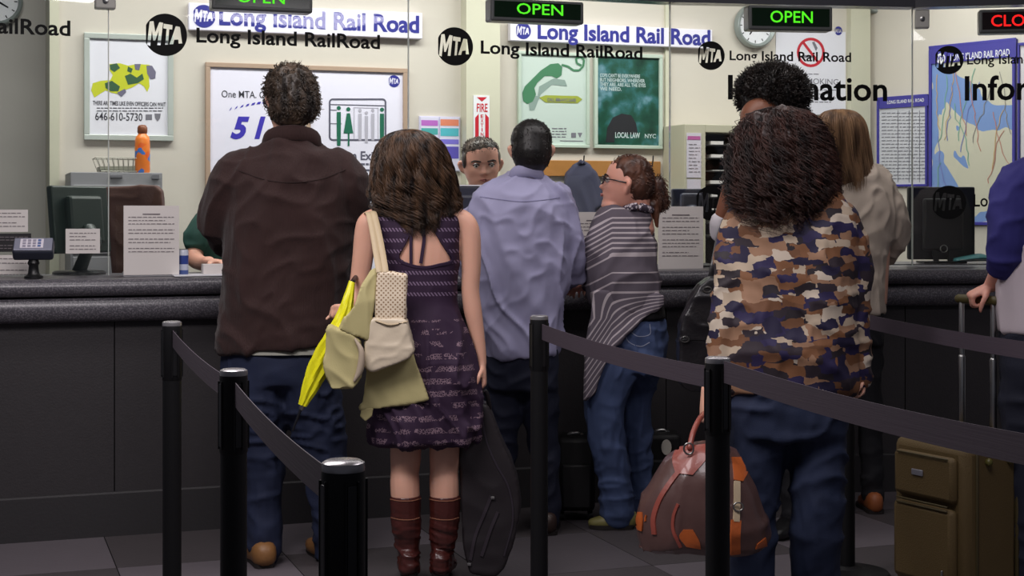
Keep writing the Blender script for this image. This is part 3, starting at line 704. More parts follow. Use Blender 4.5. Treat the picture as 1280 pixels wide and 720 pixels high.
def hand_geo(mm, w, d, nrm, sc=1.0, curl=35, thumb=1, spread=1.0, tcurl=20):
    """palm and five fingers; w wrist point, d finger direction, nrm palm normal (curl side), thumb=+1/-1 along d x nrm"""
    d = Vector(d).normalized(); nrm = Vector(nrm); nrm = (nrm-d*nrm.dot(d)).normalized(); lat = d.cross(nrm)*thumb; w = Vector(w)
    mm.tube([w-d*.03*sc, w+d*.012*sc, w+d*.045*sc, w+d*.085*sc], [(.025*sc, .019*sc), (.030*sc, .018*sc), (.040*sc, .016*sc), (.039*sc, .012*sc)], side=lat, n=14)
    for k, (o, L_) in enumerate(((.029, .072), (.010, .082), (-.010, .076), (-.029, .060))):
        p = w+d*(.082-.004*abs(k-1))*sc+lat*o*sc; a = 0; pts = [p-d*.012*sc, p]; r = [.0092*sc, .0094*sc]
        dd = (d+lat*(o*spread*3)).normalized()
        for j, fr in enumerate((.45, .30, .25)):
            a += math.radians(curl*(1, 1.15, .8)[j]+k*3); v = dd*math.cos(a)+nrm*math.sin(a); p = p+v*L_*fr*sc; pts.append(p); r.append((.0085, .0078, .0066)[j]*sc)
        mm.tube(pts, r, side=lat, n=8)
    b = w+d*.022*sc+lat*.026*sc+nrm*.004; t1 = b+(d*.55+lat*.75+nrm*.25).normalized()*.036*sc
    a = math.radians(tcurl); t2 = t1+(d*math.cos(a)+nrm*math.sin(a)*1.2+lat*.15).normalized()*.032*sc; t3 = t2+(d*math.cos(a*1.5)+nrm*math.sin(a*1.8)-lat*.1).normalized()*.026*sc
    mm.tube([b, t1, t2, t3], [.014*sc, .0115*sc, .010*sc, .0078*sc], side=nrm, n=8)
    return mm

def strands(curves, rad, taper=True):
    """curves: array (n, k, 3); three-sided hair tubes"""
    n, k, _ = curves.shape; T = np.gradient(curves, axis=1); T /= np.linalg.norm(T, axis=2, keepdims=True)+1e-9
    ref = np.tile(np.array([0.3, 0.9, 0.25]), (n, k, 1)); U = np.cross(T, ref); U /= np.linalg.norm(U, axis=2, keepdims=True)+1e-9; W_ = np.cross(T, U)
    r = np.broadcast_to(np.asarray(rad, float).reshape(-1, 1), (n, k)).copy()
    if taper: r = r*np.interp(np.linspace(0, 1, k), [0, .1, .6, 1], [.6, 1, .9, .12])[None, :]
    V = np.stack([curves+r[..., None]*(math.cos(a)*U+math.sin(a)*W_) for a in (0, 2.094, 4.189)], axis=2)   # n,k,3,3
    V = V.reshape(-1, 3); base = (np.arange(n)*k*3)[:, None, None]+(np.arange(k-1)*3)[None, :, None]+np.arange(3)[None, None, :]
    nx = (np.arange(3)+1) % 3; b2 = (np.arange(n)*k*3)[:, None, None]+(np.arange(k-1)*3)[None, :, None]+nx[None, None, :]
    Fc = np.stack([base, b2, b2+3, base+3], axis=-1).reshape(-1, 4)
    return V, Fc
def hair_obj(name, curves, rad, m, parent):
    V, Fc = strands(curves, rad); me = mesh_from(name, V, Fc); o = link(name, me, m, parent); tag(o, kind='stuff'); return o
def flow(secs, n, k=20, phi=(0, 360), wave=.01, freq=3, curl=0.0, end=(.75, 1.0), depth=(.82, 1.04), seed=1, t0=(0, .12), flare=0.0, clump=0):
    """hair falling over a spine of sections (centre, a along x, b along y)"""
    rg = np.random.default_rng(seed); A = np.array([[*p, a, b] for p, a, b in secs]); S = catmull(A, 120)
    ph = np.radians(rg.uniform(phi[0], phi[1], n))
    if clump:
        cc = np.radians(rg.uniform(phi[0], phi[1], clump)); ci = rg.integers(0, clump, n); ph = cc[ci]+np.radians(rg.normal(0, 4, n))
    te = rg.uniform(end[0], end[1], n); ts_ = rg.uniform(t0[0], t0[1], n); dp = rg.uniform(depth[0], depth[1], n)
    s = np.linspace(0, 1, k)[None, :]; t = ts_[:, None]+(te-ts_)[:, None]*s; idx = np.clip(t*119, 0, 118.999); i = idx.astype(int); f = (idx-i)[..., None]
    Q = S[i]*(1-f)+S[i+1]*f
    p1 = rg.uniform(0, 6.28, n); p2 = rg.uniform(0, 6.28, n)
    if clump: pc = rg.uniform(0, 6.28, clump); p1 = pc[ci]+rg.normal(0, .35, n); p2 = pc[::-1][ci]+rg.normal(0, .35, n)
    amp = wave*np.minimum(1, s*2.2); fr = freq*rg.uniform(.8, 1.2, n)[:, None]
    if clump: fr = freq*np.repeat(1, n)[:, None]
    w1 = amp*np.sin(6.283*fr*t+p1[:, None]); w2 = amp*np.cos(6.283*fr*t*(1.0 if curl else .8)+(p1 if curl else p2)[:, None])
    pa = ph[:, None]+(w1/(Q[..., 3]+.02)); r = dp[:, None]*(1+flare*s)
    X = Q[..., 0]+Q[..., 3]*np.cos(pa)*r+w2*np.cos(ph)[:, None]; Y = Q[..., 1]+Q[..., 4]*np.sin(pa)*r+w2*np.sin(ph)[:, None]; Z = Q[..., 2]+.4*w1*(1 if curl else .2)
    return np.stack([X, Y, Z], axis=2)
def tufts(cs, n, L=(.02, .04), comb=(0, 0, -1), up=.8, k=6, wave=.004, freq=1.5, seed=2, mask=None, jit=.35):
    """short hair on ellipsoids (centre, radii)"""
    rg = np.random.default_rng(seed); out = []
    for (c, r) in cs:
        c = np.array(c, float); r = np.array(r, float); v = rg.normal(size=(n*3, 3)); v /= np.linalg.norm(v, axis=1)[:, None]
        p = c+v*r
        if mask is not None: keep = mask(p); p, v = p[keep], v[keep]
        p, v = p[:n], v[:n]; nn = v/r; nn /= np.linalg.norm(nn, axis=1)[:, None]
        cm = np.array(comb, float); tan = cm-nn*(nn@cm)[:, None]; d = nn*up+tan+rg.normal(0, jit, (len(p), 3)); d /= np.linalg.norm(d, axis=1)[:, None]
        l = rg.uniform(L[0], L[1], len(p)); s = np.linspace(0, 1, k)
        C = p[:, None, :]-nn[:, None, :]*.004+d[:, None, :]*(l[:, None]*s)[..., None]-nn[:, None, :]*(.5*l[:, None]*s*s)[..., None]*(1-up*.4)
        q = rg.uniform(0, 6.28, len(p))[:, None]; perp = np.cross(d, nn); C = C+perp[:, None, :]*(wave*np.sin(6.283*freq*s+q))[..., None]+nn[:, None, :]*(wave*np.cos(6.283*freq*s+q))[..., None]
        out.append(C)
    return np.concatenate(out)
def hairmat(name, dark, light, rough=.45, sc=30):
    def fb(nt):
        tc = N(nt, 'ShaderNodeTexCoord'); mp = N(nt, 'ShaderNodeMapping'); mp.inputs['Scale'].default_value = (1, 1, .15); n = N(nt, 'ShaderNodeTexNoise'); n.inputs['Scale'].default_value = sc; n.inputs['Detail'].default_value = 2
        nt.links.new(tc.outputs['Object'], mp.inputs['Vector']); nt.links.new(mp.outputs[0], n.inputs['Vector']); return n.outputs['Fac']
    return ramp_mat(name, fb, [(.35, dark), (.68, light)], rough, False)

class Fig:
    """person whose silhouettes are given as (row px, row py, half width px, depth offset m, half depth m)"""
    def __init__(s, name_label, Y, foot, group=None):
        s.Y = Y; s.s = F/Y; s.root = thing('person', name_label, 'person', Vector(((foot[0]-CX)*Y/F, Y, 0)), group)
    def p(s, px, py, dy=0.0):
        # pixel measured on the figure's own depth plane: offsets in depth keep the metric place
        q = P(px, py, s.Y); return Vector((q.x, q.y+dy, q.z))
    def seen(s, px, py, dy=0.0): return P(px, py, s.Y+dy)
    def secs(s, rows, k=1.0, add=0.0): return [s.seen(r[0], r[1], r[3]) for r in rows], [((r[2]/s.s)*k+add, r[4]*k+add) for r in rows]
    def tube(s, mm, rows, k=1.0, add=0.0, n=24, ex=2.3, **kw):
        c, r = s.secs(rows, k, add); kw.setdefault('cap', False); mm.tube(c, r, n=n, ex=ex, **kw); return mm
    def limb(s, mm, rows, add=0.0, n=14, **kw):
        """rows (px, py, radius px, dy)"""
        mm.tube([s.seen(r[0], r[1], r[3]) for r in rows], [r[2]/s.s+add for r in rows], n=n, **kw); return mm
def bvh(o):
    dg = bpy.context.evaluated_depsgraph_get(); me = o.data; b = ORG[o.name]
    return BVHTree.FromPolygons([v.co+b for v in me.vertices], [tuple(p.vertices) for p in me.polygons])
def hit(tree, px, py, fallback=None):
    d = ray_down(px, py); r = tree.ray_cast(Vector((0, 0, CH)), d)
    if r[0] is None:
        q = P(px, py, fallback or 5.0); r2 = tree.find_nearest(q); return r2[0], (r2[1] if r2[1].dot(d) < 0 else -r2[1])
    n = r[1] if r[1].dot(d) < 0 else -r[1]
    return r[0], n
def strip(tree, path, w, th=.003, off=.001, name='strap', m=None, parent=None, steps=6, Y=5.0):
    """raised band following pixels over a surface; w in metres"""
    pts = catmull(np.array(path, float), (len(path)-1)*steps+1); H = [hit(tree, *q, Y) for q in pts]
    mm = M(); V = []; 
    for i, (p, n) in enumerate(H):
        a = H[max(0, i-1)][0]; b = H[min(len(H)-1, i+1)][0]; t = (b-a).normalized() if (b-a).length > 1e-6 else Vector((0, 0, 1)); sd = t.cross(n).normalized()*w/2
        V += [p-sd+n*off, p+sd+n*off, p+sd*.9+n*(off+th), p-sd*.9+n*(off+th)]
    k = len(H); Fc = [(i*4+j, i*4+(j+1) % 4, (i+1)*4+(j+1) % 4, (i+1)*4+j) for i in range(k-1) for j in range(4)]+[(0, 1, 2, 3), tuple((k-1)*4+j for j in (3, 2, 1, 0))]
    mm.add(V, Fc); return mm.obj(name, m, parent) if m else mm
def patch(tree, left, right, name, m, parent, n=10, th=.003, off=.001, Y=5.0):
    """raised piece between two pixel curves, laid on a surface"""
    L_ = catmull(np.array(left, float), n+1); R_ = catmull(np.array(right, float), n+1); V = []; 
    for a, b in zip(L_, R_):
        for j in range(n+1):
            q = a+(b-a)*j/n; p, nn = hit(tree, *q, Y); V.append((p, nn))
    top = [p+nn*(off+th) for p, nn in V]; bot = [p+nn*(off-.004) for p, nn in V]; k = n+1; c = k*k
    Fc = [(i*k+j, i*k+j+1, (i+1)*k+j+1, (i+1)*k+j) for i in range(n) for j in range(n)]
    F2 = [tuple(c+v for v in reversed(f)) for f in Fc]; rim = [i for i in range(k)]+[i*k+n for i in range(1, k)]+[n*k+j for j in range(n-1, -1, -1)]+[i*k for i in range(n-1, 0, -1)]
    F3 = [(rim[i], rim[(i+1) % len(rim)], rim[(i+1) % len(rim)]+c, rim[i]+c) for i in range(len(rim))]
    mm = M(); mm.add(top+bot, Fc+F2+F3); return mm.obj(name, m, parent)
def slab(poly, Y, th, name, m, parent, vox=.006, sm=6, disp=None, ys=None, **k):
    """soft flat thing: outline in pixels at depth Y (per-point offsets ys), thickness th"""
    ys = ys or [0]*len(poly); mm = M(); f = [P(x, y, Y+d) for (x, y), d in zip(poly, ys)]
    mm.prism([v+Vector((0, -th/2, 0)) for v in f], [v+Vector((0, th/2, 0)) for v in f])
    bm = None
    return mm.remesh(name, m, parent, vox=vox, sm=sm, disp=disp, **k)
def shoe(mm, heel, toe, w=.045, h=.08, sole=.02):
    heel = Vector(heel); toe = Vector(toe); d = (toe-heel); l = d.length; d.normalize(); z = Vector((0, 0, 1))
    mm.tube([heel+z*h*.55, heel+d*l*.3+z*h*.5, heel+d*l*.65+z*h*.36, toe-d*.01+z*h*.28], [(w*.8, h*.52), (w*.82, h*.48), (w, h*.36), (w*.7, h*.25)], side=d.cross(z), n=14, ex=2.6)
    return mm
def sole(heel, toe, w=.046, t=.018):
    heel = Vector(heel); toe = Vector(toe); d = (toe-heel); l = d.length; d.normalize(); z = Vector((0, 0, 1)); s = d.cross(z); o = []
    for a, b in ((-.06, .6), (.0, .8), (.35, .82), (.65, 1.05), (.85, .95), (1.0, .5)): o.append(heel+d*l*a+s*w*b)
    for a, b in ((1.0, .5), (.85, .95), (.65, 1.05), (.35, .82), (.0, .8), (-.06, .6)): o.append(heel+d*l*a-s*w*b)
    mm = M(); mm.prism([v+z*.001 for v in o], [v+z*t for v in o]); return mm
# ================================================================ CLOTH MATERIALS
denim = mat('dark_denim', (24, 34, 62), .8, .25, 500, .25, 14); denim2 = mat('blue_denim', (66, 82, 120), .8, .25, 500, .28, 11)
blackpants = mat('black_trousers', (20, 20, 26), .8, .1, 300)
velvet = mat('brown_corduroy', (43, 18, 15), .85, .35, 90, .16, 9, sheen=.1, bstretch=(3, 3, .1))
lavender = mat('lavender_shirt', (160, 158, 190), .75, .06, 400, .03, 8)
green_shirt = mat('dark_green_polo', (36, 76, 68), .8, .1, 400)
creamjacket = mat('cream_jacket', (196, 182, 166), .8, .15, 400, .05, 9)
whitecloth = mat('white_cloth', (205, 200, 204), .8, .1, 300)
bluesleeve = mat('indigo_jersey', (44, 42, 112), .85, .1, 300)
paleshirt = mat('pale_pink_shirt', (202, 190, 196), .85, .1, 300)
tanleather = mat('tan_shoe', (132, 92, 52), .5, .1, 100); browleather = mat('brown_boot_leather', (70, 30, 26), .32, .15, 60, .2, 10, coat=.2); sole_m = mat('shoe_sole', (34, 28, 26), .7)
def attr_node(nt, name): n = N(nt, 'ShaderNodeAttribute'); n.attribute_name = name; return n.outputs['Fac']
# striped knit: attribute 'row' counts stripes
def knit(nt):
    r = attr_node(nt, 'row'); w = attr_node(nt, 'wid'); f = mth(nt, 'FRACT', r); return mth(nt, 'LESS_THAN', f, w)
knit_m = ramp_mat('striped_knit', knit, [(0, (92, 84, 94)), (.5, (176, 166, 170))], .9)
def blotch(nt):
    tc = N(nt, 'ShaderNodeTexCoord'); n = N(nt, 'ShaderNodeTexNoise'); n.inputs['Scale'].default_value = 16; n.inputs['Detail'].default_value = 3
    nt.links.new(tc.outputs['Object'], n.inputs['Vector']); va = N(nt, 'ShaderNodeVectorMath', operation='SCALE'); va.inputs[3].default_value = .05
    nt.links.new(n.outputs['Color'], va.inputs[0]); ad = N(nt, 'ShaderNodeVectorMath', operation='ADD'); nt.links.new(tc.outputs['Object'], ad.inputs[0]); nt.links.new(va.outputs[0], ad.inputs[1])
    mp = N(nt, 'ShaderNodeMapping'); mp.inputs['Scale'].default_value = (19, 9, 40); mp.inputs['Rotation'].default_value = (0, .12, 0); nt.links.new(ad.outputs[0], mp.inputs['Vector'])
    v = N(nt, 'ShaderNodeTexVoronoi'); v.distance = 'CHEBYCHEV'; v.inputs['Scale'].default_value = 1.0; v.inputs['Randomness'].default_value = .7; nt.links.new(mp.outputs[0], v.inputs['Vector'])
    s = N(nt, 'ShaderNodeSeparateColor'); nt.links.new(v.outputs['Color'], s.inputs[0]); return s.outputs[0]
blotch_m = ramp_mat('brushstroke_print', blotch, [(0, (30, 24, 56)), (.17, (182, 164, 142)), (.29, (110, 72, 46)), (.42, (36, 27, 34)), (.53, (150, 114, 88)), (.62, (38, 30, 72)), (.76, (124, 82, 52)), (.85, (200, 186, 168)), (.92, (44, 33, 42))], .7)
# dress: rows of pale crochet marks; denser and patchier in the skirt
def crochet(nt):
    tc = N(nt, 'ShaderNodeTexCoord'); s = N(nt, 'ShaderNodeSeparateXYZ'); nt.links.new(tc.outputs['Object'], s.inputs[0]); x, y, z = s.outputs
    zz = mth(nt, 'MULTIPLY', z, 27.0); rowf = mth(nt, 'FRACT', zz); inrow = mth(nt, 'MULTIPLY', mth(nt, 'GREATER_THAN', rowf, .28), mth(nt, 'LESS_THAN', rowf, .62))
    rowid = mth(nt, 'FLOOR', zz); odd = mth(nt, 'FRACT', mth(nt, 'MULTIPLY', rowid, .5))
    xs = mth(nt, 'ADD', mth(nt, 'MULTIPLY', x, 84.0), mth(nt, 'MULTIPLY', zz, 2.2)); dash = mth(nt, 'LESS_THAN', mth(nt, 'FRACT', xs), .48)
    bod = mth(nt, 'MULTIPLY', mth(nt, 'MULTIPLY', inrow, dash), .62)
    n = N(nt, 'ShaderNodeTexNoise'); n.inputs['Scale'].default_value = 24; nt.links.new(tc.outputs['Object'], n.inputs['Vector'])
    n2 = N(nt, 'ShaderNodeTexVoronoi'); n2.inputs['Scale'].default_value = 130; n2.feature = 'DISTANCE_TO_EDGE'; nt.links.new(tc.outputs['Object'], n2.inputs['Vector'])
    net = mth(nt, 'LESS_THAN', n2.outputs['Distance'], .10); band = mth(nt, 'GREATER_THAN', mth(nt, 'SINE', mth(nt, 'MULTIPLY', z, 150.0)), .1)
    patchy = mth(nt, 'GREATER_THAN', n.outputs['Fac'], .5); sk = mth(nt, 'MULTIPLY', mth(nt, 'MULTIPLY', net, band), patchy)
    low = mth(nt, 'LESS_THAN', z, .93); up = mth(nt, 'GREATER_THAN', z, 1.0)
    return mth(nt, 'ADD', mth(nt, 'MULTIPLY', bod, up), mth(nt, 'MULTIPLY', sk, low))
dress_m = ramp_mat('purple_crochet', crochet, [(0, (42, 19, 48)), (.3, (120, 100, 126)), (.8, (132, 108, 120))], .8)

def neckhead(mm, f, neck, rneck=.055):
    mm.tube(neck, [rneck*1.15, rneck, rneck], n=14); return mm

# ---------------------------------------------------------------- man in brown jacket
f = Fig('man in a brown corduroy jacket, jeans and glasses, seen from behind', 5.62, (340, 703)); A_ = f
hc = f.seen(361, 126, .0); hm, X, R = head_geo(hc, .235, 212, 4)
hm.tube([f.seen(363, 190, 0), f.seen(362, 168, .0), f.seen(361, 148, .0)], [.075, .062, .06], n=14)
f.tube(hm, [(363, 185, 40, 0, .07), (363, 215, 66, 0, .09), (362, 300, 62, 0, .10), (356, 400, 60, 0, .10)], add=-.01)
for rows, w, dd in (([(298, 215, 14, 0), (282, 260, 14, .03), (282, 292, 13, .10), (300, 306, 11, .33), (312, 312, 9, .46)], (318, 317, .52), (.3, .9, -.1)), ([(425, 215, 14, 0), (438, 262, 14, .03), (438, 296, 13, .1), (425, 308, 11, .33), (414, 314, 9, .46)], (408, 318, .52), (-.3, .9, -.1))):
    f.limb(hm, rows); hand_geo(hm, f.seen(*w), dd, (0, 0, -1), 1.05, 25, 1 if w[0] < 360 else -1)
body = hm.remesh('body', skin_m, f.root, vox=.006, sm=2)
face_parts(body, X, .235, mat('glasses_black', (20, 20, 24), .3))
j = M(); f.tube(j, [(363, 176, 34, 0, .085), (363, 190, 56, 0, .10), (364, 206, 76, .0, .12), (363, 235, 84, 0, .135), (362, 300, 81, 0, .14), (357, 350, 79, 0, .14), (352, 400, 79, 0, .14), (350, 430, 79, .0, .145), (350, 435, 77, 0, .14)])
f.limb(j, [(305, 207, 25, 0), (291, 228, 28, 0), (281, 260, 30, .03), (279, 286, 28, .10), (298, 304, 22, .30), (312, 312, 17, .42)])
f.limb(j, [(420, 207, 25, 0), (434, 230, 27, 0), (438, 262, 26, .03), (439, 290, 24, .10), (425, 306, 20, .30), (414, 314, 17, .42)])
jk = j.remesh('jacket', velvet, f.root, vox=.009, sm=5, disp=summed(folds(.008, (10, 10, 2.2), 3), folds(.005, (9, 9, 14), 8)))
c = M(); c.tube([f.seen(330, 182, -.03), f.seen(338, 170, -.055), f.seen(365, 166, -.085), f.seen(392, 171, -.055), f.seen(399, 184, -.03)], [(.016, .012), (.028, .014), (.032, .016), (.028, .014), (.016, .012)], side=(0, 0, 1), n=10)
c.tube([f.seen(338, 172, .05), f.seen(333, 172, 0), f.seen(345, 168, -.06), f.seen(365, 165, -.08), f.seen(385, 168, -.06), f.seen(395, 172, 0), f.seen(388, 172, .05)], .014, n=8)
c.remesh('collar', velvet, jk, vox=.006, sm=3)
tr = bvh(jk); strip(tr, [(296, 212), (330, 224), (363, 228), (400, 224), (432, 212)], .004, .002, .0005, 'seam', mat('seam_brown', (40, 22, 20), .9), jk, 6, 5.5)
s_ = M(); f.tube(s_, [(351, 420, 72, 0, .12), (351, 440, 75, 0, .135)]); s_.obj('shirt_hem', mat('check_shirt', (150, 150, 140), .8), f.root)
t = M(); f.tube(t, [(351, 415, 70, 0, .12), (351, 450, 76, 0, .125), (351, 480, 74, .0, .12)])
f.limb(t, [(325, 470, 40, 0), (326, 530, 33, 0), (330, 590, 25, .0), (331, 640, 23, 0), (332, 685, 22, 0), (332, 692, 21, 0)]); f.limb(t, [(384, 470, 40, 0), (396, 530, 35, .02), (408, 590, 28, .03), (412, 640, 24, .04), (414, 682, 22, .05), (414, 688, 21, .05)])
t.remesh('jeans', denim, f.root, vox=.009, sm=4, disp=summed(folds(.007, (9, 9, 16), 4), folds(.003, (20, 20, 6), 5)))
for q, dy in (((331, 700), 0), ((415, 697), .06)):
    h = f.seen(q[0], q[1], dy); h.z = 0; tt = h+Vector((-.09, .19, 0)); h = h+Vector((.01, -.065, 0)); so = shoe(M(), h, tt, .056, .09).obj('shoe', tanleather, f.root); sole(h, tt).obj('sole', sole_m, so)
hb = hairmat('brown_hair', (30, 23, 18), (84, 68, 54))
m = M(); e1 = (X((0, .09, .15)), (.096, .104, .098)); e2 = (X((0, .17, -.05)), (.094, .088, .095))
m.ell(*e1); m.ell(*e2); m.ell(X((0, -.18, .34)), (.065, .065, .05)); hr = m.remesh('hair', hb, f.root, vox=.006, sm=3, disp=folds(.006, (30, 30, 30), 3))
def notface(X, z0=-.12, y0=-.14):
    o = np.array(X((0, 0, 0))); ex = np.array(X((1, 0, 0)))-o; ey = np.array(X((0, 1, 0)))-o; ez = np.array(X((0, 0, 1)))-o; h2 = ex@ex
    def fn(p, z0=z0, y0=y0):
        l = (p-o); y = l@ey/h2; z = l@ez/h2; return ((y > y0+.0) & (z > -.32+.0*y)) | (z > .30)
    return fn
hair_obj('hair_strand', tufts([e1, e2], 1300, (.022, .045), (.3, .1, -.35), .28, 7, .004, 1.2, 5, notface(X)), .0018, hb, hr)

# ---------------------------------------------------------------- woman in purple dress
f = Fig('woman with long wavy hair in a purple dress and tall brown boots', 5.32, (530, 729)); B_ = f
hc = f.seen(513, 203, .01); hm, X, R = head_geo(hc, .222, 180, 2)
hm.tube([f.seen(520, 275, 0), f.seen(518, 255, 0), f.seen(515, 235, .01), f.seen(514, 218, .01)], [(.085, .05), (.055, .05), .048, .048], n=14)
f.tube(hm, [(521, 262, 46, 0, .05), (522, 274, 54, 0, .078), (523, 300, 51, 0, .088), (525, 330, 48, .0, .088), (527, 370, 40, 0, .08), (529, 420, 50, 0, .09), (529, 470, 46, 0, .09), (530, 500, 44, 0, .085)])
f.limb(hm, [(478, 271, 13, 0), (462, 277, 14, 0), (457, 290, 14, 0), (454, 318, 13.5, 0), (450, 348, 12.5, 0), (446, 370, 12, -.01), (446, 381, 11, -.04), (443, 385, 9, -.07), (441, 386, 8, -.09)])
hand_geo(hm, f.seen(442, 386, -.09), (-.8, -.55, .12), (.2, -.1, -1), .85, 72, -1)
f.limb(hm, [(566, 271, 13, 0), (580, 277, 13.5, 0), (587, 292, 13.5, 0), (589, 330, 12.5, 0), (588, 362, 11.5, 0), (591, 388, 11.5, 0), (596, 415, 9.5, 0), (600, 440, 7.8, 0), (601.5, 455, 7, 0)])
hand_geo(hm, f.seen(602, 456, 0), (.12, -.1, -1), (-1, 0, 0), .82, 40, -1)
for x0, x1 in ((507, 506), (556, 555)): f.limb(hm, [(x0-1, 500, 24, 0), (x0, 545, 20, 0), (x0, 572, 19.5, -.0), (x1, 590, 18, 0), (x1, 606, 18.5, -.01), (x1+1, 630, 17.5, -.01), (x1+1, 650, 15, 0)])
body = hm.remesh('body', skin_m, f.root, vox=.0055, sm=3)
face_parts(body, X, .222)
d = M(); f.tube(d, [(521, 263, 47, 0, .055), (521, 274, 56, 0, .086), (522, 300, 54, 0, .098), (524, 330, 51, .0, .098), (526, 360, 46, 0, .092), (527, 382, 45, 0, .092), (528, 400, 51, 0, .115), (529, 430, 60, 0, .135), (530, 480, 66, 0, .15), (531, 525, 68, 0, .155), (531, 550, 66, 0, .15)])
K_ = [(500, 290), (512, 268), (534, 268), (548, 292), (564, 324), (545, 331), (530, 333), (512, 330), (499, 322), (505, 306)]
KEY = [(513, 289), (521, 272), (536, 274), (543, 287), (563, 325), (548, 330), (531, 333), (513, 330), (499, 322)]
def inpoly(co, poly):
    px = CX+F*co[:, 0]/co[:, 1]; py = HY-F*(co[:, 2]-CH)/co[:, 1]; ins = np.zeros(len(co), bool); n = len(poly)
    for i in range(n):
        (x1, y1), (x2, y2) = poly[i], poly[(i+1) % n]; c = ((y1 > py) != (y2 > py)) & (px < (x2-x1)*(py-y1)/((y2-y1) or 1e-9)+x1); ins ^= c
    return ins
pl = folds(.016, (22, 22, 1.0), 6); 
dr = d.remesh('dress', dress_m, f.root, vox=.0065, sm=4, disp=lambda co: pl(co)*np.clip((.98-co[:, 2])/.25, 0.04, 1)+folds(.002, (16, 16, 16), 2)(co), cut=lambda co: inpoly(co, KEY) & (co[:, 1] < 5.32))
tb = bvh(body); band_m = mat('dress_binding', (40, 18, 48), .8)
strip(tb, [(521, 270), (513, 289), (506, 305), (498, 322), (512, 331), (531, 334), (548, 331), (564, 325), (553, 305), (543, 287), (536, 272)], .009, .012, .0, 'binding', band_m, dr, 6, 5.25)
strip(tb, [(515, 283), (514, 300), (514, 316), (514, 331)], .011, .004, .006, 'ribbon', band_m, dr, 4, 5.25); strip(tb, [(529, 285), (530, 300), (528, 315), (526, 329)], .012, .004, .006, 'ribbon', band_m, dr, 4, 5.25)
for i, (x, tw) in enumerate(((507, 1), (556, -1))):
    b = M(); f.limb(b, [(x, 619, 19.6, -.01), (x, 635, 19.5, -.01), (x+tw*1, 660, 18, -.01), (x+tw*3, 682, 16, 0), (x+tw*5, 700, 13.5, 0), (x+tw*5, 714, 14, 0)], cap=False)
    h = f.seen(x+tw*5, 729, 0); h.z = .035; shoe(b, h+Vector((0, -.045, 0)), h+Vector((tw*-.015, .19, -.03)), .04, .09)
    bt = b.remesh('boot', browleather, f.root, vox=.0055, sm=2, disp=lambda co: folds(.005, (12, 12, 38), 11)(co)*np.clip((.28-co[:, 2])/.12, .1, 1))
    t_ = bvh(bt); st = mat('boot_stitch', (150, 100, 76), .6)
    strip(t_, [(x-19, 624), (x-8, 626), (x+8, 626), (x+19, 623)], .003, .0015, .0005, 'stitching', st, bt, 4, 5.2); strip(t_, [(x-18, 647), (x-6, 649.5), (x+8, 649.5), (x+17, 647)], .003, .0015, .0005, 'stitching', st, bt, 4, 5.2)
    hl = M(); q = h+Vector((0, -.03, -.035)); hl.tube([q+Vector((0, 0, .0)), q+Vector((0, 0, .045))], [.026, .031], n=14, cap=False); hl.obj('heel', sole_m, bt)
hw = hairmat('dark_wavy_hair', (22, 15, 12), (98, 72, 52), .36, 40)
S = lambda rows: [(f.seen(r[0], r[1], r[3]), r[2]/f.s, r[4]) for r in rows]
rows = S([(512, 162, 9, -.0, .03), (512, 168, 24, 0, .07), (513, 180, 35, 0, .095), (514, 200, 41, 0, .105), (516, 222, 45, 0, .105), (519, 245, 46, -.005, .09), (523, 262, 38, -.02, .07), (527, 280, 22, -.05, .05), (529, 295, 10, -.06, .035)])
m = M(); m.ell(f.seen(513, 198, .0), (.107, .100, .102), 24, 16); m.tube([r[0] for r in rows[3:-1]], [(r[1]*.9, r[2]*.9) for r in rows[3:-1]], n=24, cap=False); hr = m.remesh('hair', hw, f.root, vox=.006, sm=3, disp=lambda co: folds(.006, (26, 26, 7), 3)(co)*np.clip((1.56-co[:, 2])/.2, .1, 1))
cv = flow(rows, 3000, 36, (150, 390), .017, 2.3, 1, (.74, 1.0), (.93, 1.08), 4, (0, .04), .05, clump=80)
hair_obj('hair_strand', cv, .0014, hw, hr)
rows2 = S([(512, 170, 26, 0, .08), (512, 200, 40, 0, .1), (514, 225, 45, 0, .105), (518, 245, 50, -.0, .10), (521, 262, 47, -.01, .09), (526, 280, 30, -.03, .07), (530, 297, 13, -.05, .05)])
hair_obj('hair_strand', flow(rows2, 1300, 36, (160, 380), .019, 2.6, 1, (.7, 1.0), (.92, 1.06), 9, (0, .2), .03, clump=36), .0014, hw, hr)

# ---------------------------------------------------------------- man in lavender shirt
f = Fig('man with cropped black hair in a lavender shirt, seen from behind', 6.17, (655, 665)); C_ = f
hc = f.seen(664, 187, .01); hm, X, R = head_geo(hc, .228, 183, 6)
hm.tube([f.seen(658, 232, 0), f.seen(660, 216, 0), f.seen(662, 198, .01)], [.065, .058, .058], n=14)
f.tube(hm, [(656, 236, 34, 0, .06), (652, 262, 50, 0, .09), (650, 340, 50, 0, .10), (651, 430, 42, 0, .10)])
for rows, w, dd, tt in (([(700, 258, 12, 0), (714, 300, 12, .02), (716, 340, 12, .10), (704, 344, 10, .32), (698, 338, 8, .40)], (694, 334, .44), (-.3, .9, 0), -1), ([(606, 258, 12, 0), (593, 300, 12, .02), (594, 340, 12, .1), (604, 344, 10, .32), (610, 338, 8, .4)], (614, 334, .44), (.3, .9, 0), 1)):
    f.limb(hm, rows); hand_geo(hm, f.seen(*w), dd, (0, 0, -1), 1.0, 25, tt)
body = hm.remesh('body', skin_m, f.root, vox=.006, sm=2); face_parts(body, X, .228)
j = M(); f.tube(j, [(658, 220, 24, 0, .075), (657, 229, 40, 0, .09), (655, 240, 55, 0, .105), (652, 258, 66, 0, .12), (650, 290, 69, 0, .13), (650, 340, 62, 0, .13), (651, 390, 52, 0, .13), (652, 425, 49, 0, .135), (653, 445, 46, 0, .135)])
